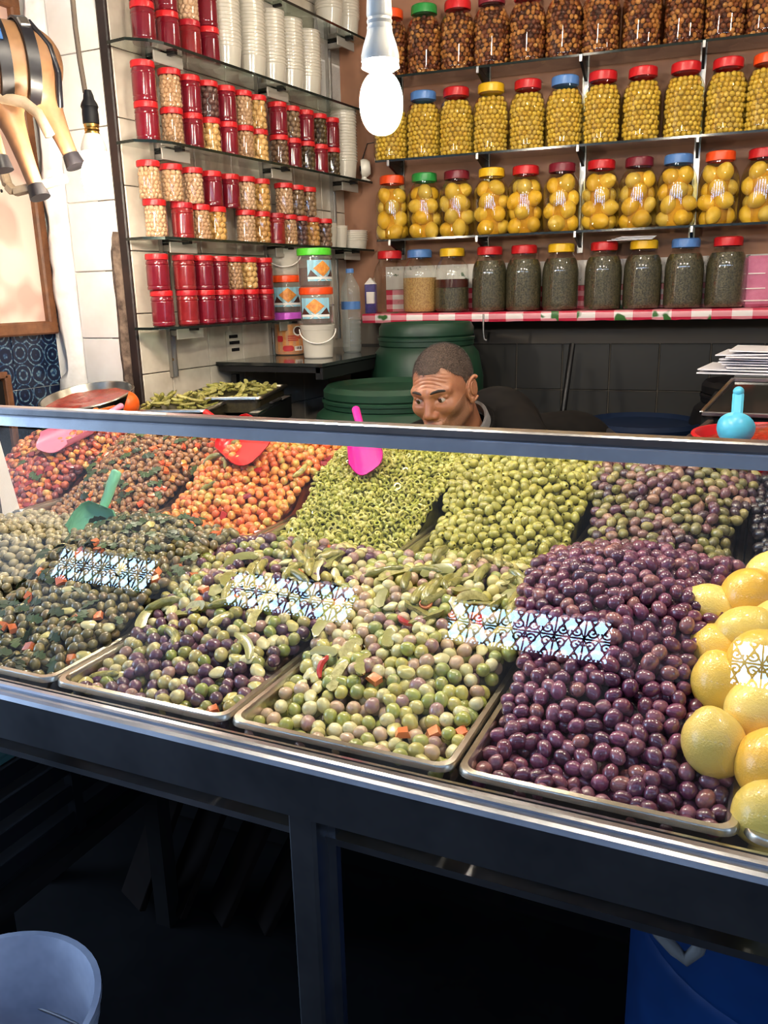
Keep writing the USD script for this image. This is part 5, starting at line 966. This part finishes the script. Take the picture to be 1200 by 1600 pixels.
t = thing('hanging_strap', 'grey folded strap hanging in a loop before the blue drum', 'strap'); q = np.array([at(1012, 1432, .93), at(1030, 1458, .925), at(1055, 1485, .92), at(1072, 1499, .92), at(1090, 1485, .92), at(1101, 1455, .925), at(1104, 1430, .93)])
part(t, 'webbing', tube(np.vstack([q[0] + [0, .03, .06], q, q[-1] + [0, .03, .06]]), .0085, 8), 'grey_strap', True)
bk = atz(-22, 1582, .40); t = thing('white_bucket', 'white plastic bucket on the floor at the lower left', 'bucket', (bk[0], bk[1], 0))
part(t, 'bucket_wall', lathe([(0, 0), (.125, 0), (.13, .006), (.155, .355), (.162, .357), (.162, .365), (.157, .367), (.160, .385), (.168, .388), (.168, .400), (.158, .400), (.150, .36), (.125, .012), (0, .008)], 48), 'bucket_white', 30)
a = np.linspace(0, PI, 19); part(t, 'handle', tube(np.stack([.165 * np.cos(a), .04 + .10 * np.sin(a), .372 - .12 * np.sin(a)], -1), .003, 6), 'bracket_steel', True)

# ================================================================== THE STALL KEEPER
def smin(a, b, k): h = np.clip(.5 + .5 * (b - a) / k, 0, 1); return b * (1 - h) + a * h - k * h * (1 - h)
def smax(a, b, k): return -smin(-a, -b, k)
def ell_d(p, c, r): q = (p - c) / r; l = np.linalg.norm(q, axis=-1); return (l - 1) * np.min(r) * (.6 + .4 * l / np.maximum(l, 1e-6))
def cap_d(p, a, b, ra, rb=None):
    a, b = np.asarray(a, float), np.asarray(b, float); rb = ra if rb is None else rb; ab = b - a
    h = np.clip(((p - a) @ ab) / (ab @ ab), 0, 1); return np.linalg.norm(p - a - h[..., None] * ab, axis=-1) - (ra + (rb - ra) * h)
def head_d(p):
    """face towards +x, crown +z, the head's left +y; metres"""
    A = np.array; ps = p.copy(); ps[..., 1] = np.abs(ps[..., 1])
    d = ell_d(p, A([-.014, 0, .030]), A([.100, .076, .090]))
    d = smin(d, ell_d(p, A([.036, 0, -.022]), A([.060, .061, .080])), .03)
    d = smin(d, cap_d(ps, (.000, .050, -.058), (.066, .012, -.100), .022, .020), .03)
    d = smin(d, ell_d(p, A([.078, 0, -.098]), A([.020, .024, .020])), .018)
    d = smin(d, ell_d(ps, A([.060, .046, -.022]), A([.026, .020, .020])), .022)                 # cheekbones
    d = smin(d, cap_d(ps, (.090, .010, .024), (.070, .050, .024), .0095, .009), .016)              # brow
    d = smax(d, -ell_d(ps, A([.101, .032, .004]), A([.017, .019, .0125])), .010)                     # eye sockets
    d = smin(d, cap_d(p, (.090, 0, .014), (.112, 0, -.030), .0075, .0115), .012)                   # nose
    d = smin(d, ell_d(ps, A([.101, .013, -.036]), A([.012, .0085, .0085])), .008)
    d = smax(d, -ell_d(ps, A([.110, .008, -.045]), A([.006, .004, .004])), .004)
    d = smin(d, ell_d(p, A([.086, 0, -.062]), A([.020, .030, .020])), .014)                         # muzzle
    d = smin(d, ell_d(p, A([.1015, 0, -.0605]), A([.008, .022, .0048])), .006); d = smin(d, ell_d(p, A([.0990, 0, -.0720]), A([.008, .019, .0060])), .006)
    d = smax(d, -ell_d(p, A([.108, 0, -.0660]), A([.006, .024, .0016])), .003)
    d = smin(d, cap_d(p, (-.034, 0, -.03), (-.070, 0, -.200), .056, .062), .035)                     # neck
    # lids: soft rims above and below the eyeballs
    d = smin(d, cap_d(ps, (.0865, .020, .0120), (.0800, .046, .0095), .0042), .005); d = smin(d, cap_d(ps, (.0860, .020, -.0055), (.0800, .045, -.0050), .0036), .006)
    return d
def head_mesh(nu=220, nv=170):
    th, ph = np.meshgrid(np.linspace(0, 2 * PI, nu, endpoint=False), np.linspace(.001, PI - .001, nv), indexing='xy')
    # denser towards the face
    th = th + .55 * np.sin(th) * -1 * -1 * -.9
    D = np.stack([np.sin(ph) * np.cos(th), np.sin(ph) * np.sin(th), np.cos(ph)], -1); o = np.array([.012, 0, -.012])
    t = np.full(th.shape, .30)
    for _ in range(90): t = np.maximum(t - .7 * head_d(o + D * t[..., None]), .02)
    v = o + D * t[..., None]
    fx = (v[..., 0] > .05) & (v[..., 2] > .034) & (v[..., 2] < .086)
    w = np.clip((v[..., 0] - .045) / .02, 0, 1) * np.clip((v[..., 2] - .032) / .008, 0, 1) * np.clip((.070 - v[..., 2]) / .008, 0, 1) * np.clip((.058 - np.abs(v[..., 1])) / .012, 0, 1)
    wr = .5 + .5 * np.sin((v[..., 2] - .012 * np.cos(v[..., 1] * 40)) * 2 * PI / .0088)
    v = v - D * (.0016 * w * wr ** 3)[..., None]
    return v, D
hv, hD = head_mesh(); nv_, nu_ = hv.shape[:2]
hf = tri(grid_faces(nv_, nu_, True))[:, ::-1]; hm = (hv.reshape(-1, 3), hf)
def ear(sg):
    a = np.linspace(-2.4, 2.1, 22); rim = np.stack([-.002 + .020 * np.cos(a) * (1 - .15 * (a > 1)) - .004 * np.sin(a), np.zeros(22), .032 * np.sin(a)], -1)
    c = tube(rim, np.interp(np.linspace(0, 1, 22), [0, .15, .8, 1], [.0035, .0045, .0045, .006]), 8); bowl_ = tf(ico(2, 1.), (.001, -.001, 0), None, (.018, .004, .028)); inner = tube(np.stack([.000 + .010 * np.cos(a[4:18]), np.full(14, .003), .018 * np.sin(a[4:18]) + .002], -1), .0032, 7); lobe = tf(ico(2, 1.), (.006, 0, -.030), None, (.009, .005, .010)); trag = tf(ico(1, 1.), (.017, .002, -.004), None, (.005, .004, .008)); stem = tf(ico(2, 1.), (.010, -.009, -.002), None, (.014, .012, .026))
    m = cat(c, bowl_, inner, lobe, trag, stem); R = rz(-.42) @ ry(-.16)
    v, f = tf(m, (-.006, .0855, -.004), R)
    if sg < 0: v = v * [1, -1, 1]; f = f[:, ::-1]
    return v, f
M('skin', lin(160, 108, 78), .42, col2=lin(142, 92, 68), nscale=28., sss=.08, bump=(240., .12)); M('hair', lin(60, 47, 40), .75, col2=lin(96, 76, 64), nscale=300., sharp=(.4, .7), bump=(500., .8)); M('hair_strand', lin(58, 48, 44), .5); M('eye_white', lin(172, 160, 152), .12, coat=.6); M('iris', lin(44, 28, 20), .1, coat=.7); M('brow', lin(36, 28, 26), .8)
M('beard', lin(118, 82, 62), .6, col2=lin(150, 104, 78), nscale=500., bump=(500., .3)); M('jacket', lin(24, 22, 21), .9, spec=.15, col2=lin(17, 15, 15), nscale=30.); M('collar_grey', lin(118, 116, 116), .8); M('trousers', lin(30, 32, 40), .8); M('shoe', lin(18, 17, 17), .5)
HC = at(693, 609, 1.97)
to = EYE - HC; to[2] = 0; to /= np.linalg.norm(to); yaw = math.atan2(to[1], to[0]) - math.radians(25)      # turned to the viewer's left
HR = rz(yaw) @ ry(math.radians(15)) @ rx(math.radians(6))
HS = .925
man = thing('person', 'man with cropped hair in a dark jacket stooping behind the counter, looking left', 'person', HC, None)
hp = lambda m: tf(m, (0, 0, 0), HR, (HS, HS, HS))
part(man, 'body', hp(cat(hm, ear(1), ear(-1))), 'skin', True)
def cap_mesh(cond, lift, rag):
    V = hv.reshape(-1, 3); n_ = trimesh.Trimesh(V, hf, process=False).vertex_normals
    k = cond(V); keep = k[hf].all(1); w = lift * np.ones(len(V)) + rag * (meshkit.noise(V * 900, 3) - .5)
    edge = np.zeros(len(V)); cnt = np.zeros(len(V)); np.add.at(cnt, hf.ravel(), 1); np.add.at(edge, hf[keep].ravel(), 1); w = np.where(edge >= cnt, w, -.0008)
    W = V + np.array(n_) * w[:, None]; idx = np.unique(hf[keep]); mp = np.full(len(V), -1); mp[idx] = np.arange(len(idx)); return W[idx], mp[hf[keep]]
def hairline(V):
    a = np.abs(np.degrees(np.arctan2(V[:, 1], V[:, 0] - .0)));
    h = np.interp(a, [0, 20, 34, 46, 58, 74, 84, 90, 100, 112, 140, 180], [.068, .069, .077, .069, .052, .040, .012, .004, .028, .020, -.030, -.045])
    return V[:, 2] > h + .003 * (meshkit.noise(V * 220, 5) - .5)
hair = part(man, 'hair', hp(cap_mesh(hairline, .0009, .0008)), 'hair', True)
def strands(n=15000):
    r = np.random.default_rng(6); V = hv.reshape(-1, 3); k = hairline(V + [0, 0, .003]); t_ = trimesh.Trimesh(V, hf[k[hf].all(1)], process=False)
    p, fi = trimesh.sample.sample_surface(t_, n, seed=6); N = np.array(t_.face_normals)[fi]; N *= np.sign((N * (p - [0, 0, 0])).sum(1))[:, None]
    top = np.clip((p[:, 2] - .02) / .06, 0, 1); L = (.0022 + .0038 * top) * r.uniform(.7, 1.2, n); g = N + .55 * r.normal(size=N.shape) + np.array([.25, 0, -.1]); g /= np.linalg.norm(g, axis=1)[:, None]
    q = hp((np.stack([p, p + g * L[:, None] * .5, p + (g + [0, 0, -.12]) * L[:, None]], 1).reshape(-1, 3), None))[0]
    c = UsdGeom.BasisCurves.Define(stage, f'{hair.GetPath()}/cropped_strands'); c.CreateTypeAttr('linear'); c.CreateCurveVertexCountsAttr(Vt.IntArray.FromNumpy(np.full(n, 3, np.int32))); c.CreatePointsAttr(Vt.Vec3fArray.FromNumpy(q.astype(np.float32))); c.CreateWidthsAttr(Vt.FloatArray.FromNumpy(np.full(n * 3, .00032, np.float32))); c.SetWidthsInterpolation('vertex')
    UsdShade.MaterialBindingAPI.Apply(c.GetPrim()).Bind(LK['hair_strand']); tag(c.GetPrim(), kind='stuff')
strands()
def bearded(V):
    a = np.abs(np.degrees(np.arctan2(V[:, 1], V[:, 0])));
    low = (V[:, 2] < np.interp(np.abs(V[:, 1]), [0, .012, .03, .05, .07], [-.076, -.070, -.050, -.036, -.006])) & (V[:, 2] > -.125) & (a < 82)
    mous = (V[:, 2] < -.046) & (V[:, 2] > -.0555) & (np.abs(V[:, 1]) < .028) & (V[:, 0] > .07); lips = (np.abs(V[:, 1]) < .023) & (V[:, 2] > -.080) & (V[:, 2] < -.056) & (V[:, 0] > .07)
    return (low | mous) & ~lips
part(man, 'beard_stubble', hp(cap_mesh(bearded, .0006, .0004)), 'beard', True)
for sg in (1, -1):
    e = np.array([.0770, sg * .0325, .0030]); eye = part(man, 'eyeball', hp(tf(ico(3, .0128), e)), 'eye_white', True)
    g = np.array([1, -.28, -.06]); g /= np.linalg.norm(g); part(eye, 'iris', hp(tf(ico(2, 1.), e + g * .0100, axes(g), (.0070, .0070, .0034))), 'iris', True)
    part(man, 'eyelid', hp(tf((ico(3, .0140)[0] * [1, 1.02, 1], ico(3)[1][(ico(3)[0][ico(3)[1]].mean(1) @ np.array([-.10, 0, 1])) > .30]), e)), 'skin', True)
    part(man, 'eyelid', hp(tf((ico(3, .0138)[0], ico(3)[1][(ico(3)[0][ico(3)[1]].mean(1) @ np.array([.0, 0, -1])) > .48]), e)), 'skin', True)
    b = np.array([(.0995, .0120, .0250), (.0980, .022, .0285), (.0925, .034, .0300), (.0835, .046, .0270), (.074, .054, .0205)]) * [1, sg, 1]
    part(man, 'eyebrow', hp(tube(b, [.0020, .0034, .0036, .0028, .0012], 8)), 'brow', True)
def hullset(bones, edge=.014, it=8):
    M_ = m3.Manifold()
    for (a, ra), (b, rb) in bones:
        s1 = m3.Manifold.sphere(ra, 28).translate(tuple(map(float, a))); s2 = m3.Manifold.sphere(rb, 28).translate(tuple(map(float, b))); M_ = M_ + m3.Manifold.batch_hull([s1, s2])
    M_ = M_.refine_to_length(edge); q = M_.to_mesh(); t_ = trimesh.Trimesh(q.vert_properties[:, :3], q.tri_verts, process=True)
    trimesh.smoothing.filter_taubin(t_, .5, -.53, it); return np.array(t_.vertices), np.array(t_.faces)
def L_(u, v, Y): return at(u, v, Y) - HC
nb = HR @ np.array([-.062, 0, -.175]); nb2 = HR @ np.array([-.066, 0, -.125])
shL, shR = L_(815, 690, 2.09), L_(655, 696, 2.18); bk_ = L_(778, 672, 2.22); mid = L_(790, 730, 2.38); pel = np.array([.20, .60, 0]); pel[2] = .93 - HC[2]
elL, elR = shL + [.10, -.02, -.26], shR + [-.10, .03, -.27]; hnL, hnR = elL + [-.02, .14, -.22], elR + [.08, .16, -.20]
part(man, 'jacket', hullset([((nb * .6 + bk_ * .4, .072), (bk_, .125)), ((bk_, .125), (mid, .150)), ((mid, .150), (pel, .155)), ((shL, .072), (bk_, .115)), ((shR, .068), (bk_, .115)), ((shL, .072), (shR, .068)), ((shL, .070), (elL, .052)), ((elL, .052), (hnL, .042)), ((shR, .070), (elR, .052)), ((elR, .052), (hnR, .042))]), 'jacket', True)
nx = HR @ np.array([-.40, 0, -.92]); nx /= np.linalg.norm(nx)
a = np.linspace(0, 2 * PI, 41); CR = axes(-nx)
def collar(r0, r1, h0, h1, base):
    rings = [np.stack([r * np.cos(a[:-1]), r * np.sin(a[:-1]), np.full(40, h)], -1) for r, h in ((r0, h0), (r0 * .99, h1), (r0 * .96, h1 + .004), (r1, h1), (r1, h0))]
    return tf(loft(rings), base, CR)
part(man, 'jacket_collar', collar(.092, .080, -.03, .052, nb * .96 + np.array([.004, .010, 0])), 'jacket', 40)
part(man, 'collar_lining', collar(.080, .070, -.02, .072, nb * .95 + np.array([.004, .008, 0])), 'collar_grey', 40)
for sg, hn in ((1, hnL), (-1, hnR)):      # hands, resting on the thighs below the counter
    d = np.array([-.02 * sg, .10, -.9]); d /= np.linalg.norm(d); R = axes(d); B_ = [((hn, .026), (hn + R @ [0, 0, .045], .028)), ((hn + R @ [.022, 0, .05], .018), (hn + R @ [-.022, 0, .05], .018))]
    for q in range(4): p0 = hn + R @ [.027 - .018 * q, 0, .075]; p1 = p0 + R @ [.0, .008, .030 - .003 * abs(q - 1.4)]; p2 = p1 + R @ [0, .014, .020]; B_ += [((hn + R @ [.02 - .013 * q, 0, .05], .0115), (p0, .0095)), ((p0, .0095), (p1, .0088)), ((p1, .0088), (p2, .0078))]
    B_ += [((hn + R @ [.02 * sg, 0, .02], .014), (hn + R @ [.048 * sg, .012, .048], .0105)), ((hn + R @ [.048 * sg, .012, .048], .0105), (hn + R @ [.050 * sg, .022, .074], .0088))]
    part(man, 'hand', hullset(B_, .006, 4), 'skin', True)
fL, fR = np.array([pel[0] + .09, pel[1] + .02, .09 - HC[2]]), np.array([pel[0] - .12, pel[1] + .06, .09 - HC[2]])
part(man, 'trousers', hullset([((pel + [.07, 0, -.04], .105), (pel + [.10, -.07, -.44], .070)), ((pel + [.10, -.07, -.44], .070), (fL, .050)), ((pel + [-.07, 0, -.04], .105), (pel + [-.11, -.05, -.44], .070)), ((pel + [-.11, -.05, -.44], .070), (fR, .050)), ((pel + [.06, 0, 0], .12), (pel + [-.06, 0, 0], .12))], .02), 'trousers', True)
for f_ in (fL, fR): part(man, 'shoe', hullset([((f_ + [0, .03, -.045], .042), (f_ + [0, -.14, -.055], .034)), ((f_ + [0, .03, -.045], .042), (f_ + [0, 0, 0], .046))], .012), 'shoe', True)

# ================================================================== THE HANGING WOODEN HORSE AND THE FRAMED SHEET ON THE LEFT
M('horse_wood', lin(112, 78, 54), .5, col2=lin(154, 114, 78), nscale=7.); M('leather', lin(22, 22, 30), .4, coat=.2); M('hoof', lin(24, 22, 26), .4); M('cream_bar', lin(206, 188, 160), .45, col2=lin(170, 146, 116), nscale=14.); M('saddle_blue', lin(56, 106, 172), .7)
hx = lambda u, v, Y=1.90: at(u, v, Y * .91)
HO = hx(-10, 108)
b0, b1 = hx(40, 100, 1.92) - HO, hx(-150, 90, 1.66) - HO
horse = thing('toy_horse', 'tan wooden horse figure with black straps hung on the wall at the upper left', 'horse', HO)
hr = [hx(58, 128, 1.94), hx(82, 182, 1.96), hx(98, 215, 1.965), hx(113, 248, 1.97)]; hl_ = [hx(2, 150, 1.86), hx(24, 205, 1.86), hx(42, 255, 1.86), hx(58, 296, 1.86)]; fr = [hx(-120, 140, 1.68), hx(-128, 200, 1.66), hx(-124, 250, 1.65), hx(-122, 300, 1.64)]; fl = [hx(-40, 160, 1.72), hx(-22, 190, 1.72), hx(-8, 225, 1.72), hx(0, 252, 1.72)]
lg = lambda P_, rr_: [((P_[i] - HO, rr_[i]), (P_[i + 1] - HO, rr_[i + 1])) for i in range(3)]
nk = b1 + np.array([-.10, -.12, .16]); hd = nk + np.array([-.10, -.10, .02]); mz = hd + np.array([-.08, -.07, -.10])
bones = [((b0, .094), ((b0 + b1) / 2, .104)), (((b0 + b1) / 2, .104), (b1, .094)), ((b1 + [0, 0, .02], .075), (nk, .045)), ((nk, .045), (hd, .043)), ((hd, .043), (mz, .026)), ((b0, .09), (hr[0] - HO, .055)), ((b1, .085), (fr[0] - HO, .040))] + lg(hr, (.050, .030, .022, .020)) + lg(hl_, (.046, .028, .021, .020)) + lg(fr, (.038, .024, .019, .019)) + lg(fl, (.036, .024, .019, .018))
bones += [((hd + [.0, .02, .035], .012), (hd + [.0, .03, .075], .006)), ((hd + [.03, -.0, .035], .012), (hd + [.035, 0, .075], .006))]
part(horse, 'body', hullset(bones, .014, 10), 'horse_wood', True)
ax_ = (b1 - b0) / np.linalg.norm(b1 - b0); AR = axes(ax_)
for f_ in (.02, .26, .62): 
    c = b0 + (b1 - b0) * f_; a = np.linspace(0, 2 * PI, 40); rr_ = .1005 if f_ else .097
    part(horse, 'strap', tf(loft([np.stack([r * np.cos(a[:-1]), r * np.sin(a[:-1]), np.full(39, z)], -1) for r, z in ((rr_, -.016), (rr_ + .006, -.014), (rr_ + .006, .014), (rr_, .016))]), c, AR), 'leather', 40)
    part(horse, 'buckle', tf(box((rr_ + .006, 0, 0), (.008, .034, .026), .003), c, AR @ rz(2.4 + f_)), 'bracket_steel')
p_ = [b0 + [.045, -.02, .085], b0 + [.085, .0, .03], b0 + [.095, .01, -.03], hr[1] - HO + [.03, 0, .02]]; part(horse, 'breeching_strap', tube(p_, .008, 8), 'leather', True)
part(horse, 'saddle_cloth', tf(loft([np.stack([r * np.cos(q), r * np.sin(q), np.full(20, z)], -1) for r, z in ((.100, -.07), (.112, -.068), (.112, .09), (.100, .092)) for q in [np.linspace(.25, 2.1, 20)]][:4]), b0 + (b1 - b0) * .5, np.stack([np.cross([0, 0, 1.], ax_), np.array([0, 0, 1.]) - ax_ * ax_[2], ax_], 1)), 'saddle_blue', 40)
for P_ in (hr, hl_, fr, fl): part(horse, 'hoof', tf(lathe([(0, -.022), (.026, -.022), (.021, .010), (0, .012)], 18), P_[3] - HO, axes(P_[2] - P_[3])), 'hoof', 30)
q = [hx(-60, 140, 1.80), hx(0, 152, 1.82), hx(38, 160, 1.84), hx(60, 178, 1.85), hx(78, 212, 1.86)]; part(horse, 'girth_bar', tube(np.array(q) - HO, .014, 8), 'cream_bar', True)
t = thing('metal_bracket', 'pale bent metal bracket holding the toy horse to the wall', 'bracket')
q = [atx(-20, 268, -2.27), hx(4, 264, 1.86), hx(12, 290, 1.85), hx(22, 300, 1.85), hx(60, 291, 1.87), hx(104, 278, 1.90)]
part(t, 'arm', cat(*[bar(q[i], q[i + 1], .022, .022, .004) for i in range(5)]), 'cream_bar'); w_ = atx(-8, 280, -2.285); part(t, 'wall_plate', box(w_ + [.004, 0, 0], (.008, .07, .12), .002), 'cream_bar')
for dz in (-.035, .035): part(t, 'screw', tf(ico(1, .006), w_ + [.009, .01, dz]), 'black_metal', True)
solo('horse_cord', tube([b0 + HO + [-.05, -.02, .09], b0 + HO + [-.10, -.05, .5], [HO[0] - .10, HO[1] - .05, 3.3]], .004, 6), 'dark_cable', 'dark cord from which the wooden horse hangs', 'cord', smooth=True)
# framed sheet of faded patches
pr_, pz0 = atx(83, 521, -2.285), atx(40, 524, -2.285)
t = thing('picture_frame', 'brown wooden frame with a faded pale sheet on the left wall above blue tiles', 'frame')
y1, z0, z1 = pr_[1], pr_[2], pr_[2] + 1.05; y0 = y1 - .75
part(t, 'frame_rail', box((-2.268, (y0 + y1) / 2, z0 + .022), (.034, y1 - y0, .044), .006), 'frame_wood'); part(t, 'frame_rail', box((-2.268, (y0 + y1) / 2, z1 - .022), (.034, y1 - y0, .044), .006), 'frame_wood')
part(t, 'frame_stile', box((-2.268, y1 - .019, (z0 + z1) / 2), (.032, .038, z1 - z0 - .06), .006), 'frame_wood'); part(t, 'frame_stile', box((-2.268, y0 + .019, (z0 + z1) / 2), (.032, .038, z1 - z0 - .06), .006), 'frame_wood')
M('faded_sheet', lin(226, 212, 198), .5, col2=lin(206, 172, 158), nscale=4.5, sharp=(.47, .53), detail=1.5); part(t, 'sheet', box((-2.278, (y0 + y1) / 2, (z0 + z1) / 2), (.008, y1 - y0 - .05, z1 - z0 - .05)), 'faded_sheet')
w_ = atx(6, 600, -2.285); t = thing('small_door_frame', 'small worn wooden frame on the blue tiles at the left edge', 'frame'); part(t, 'frame', cat(box((-2.275, w_[1] + .0, w_[2] - .12), (.03, .025, .30), .003), box((-2.275, w_[1] - .10, w_[2] + .03), (.03, .2, .022), .003), box((-2.275, w_[1] - .2, w_[2] - .12), (.03, .025, .30), .003)), 'frame_wood'); part(t, 'panel', box((-2.28, w_[1] - .10, w_[2] - .13), (.01, .19, .28)), 'dark_paint')
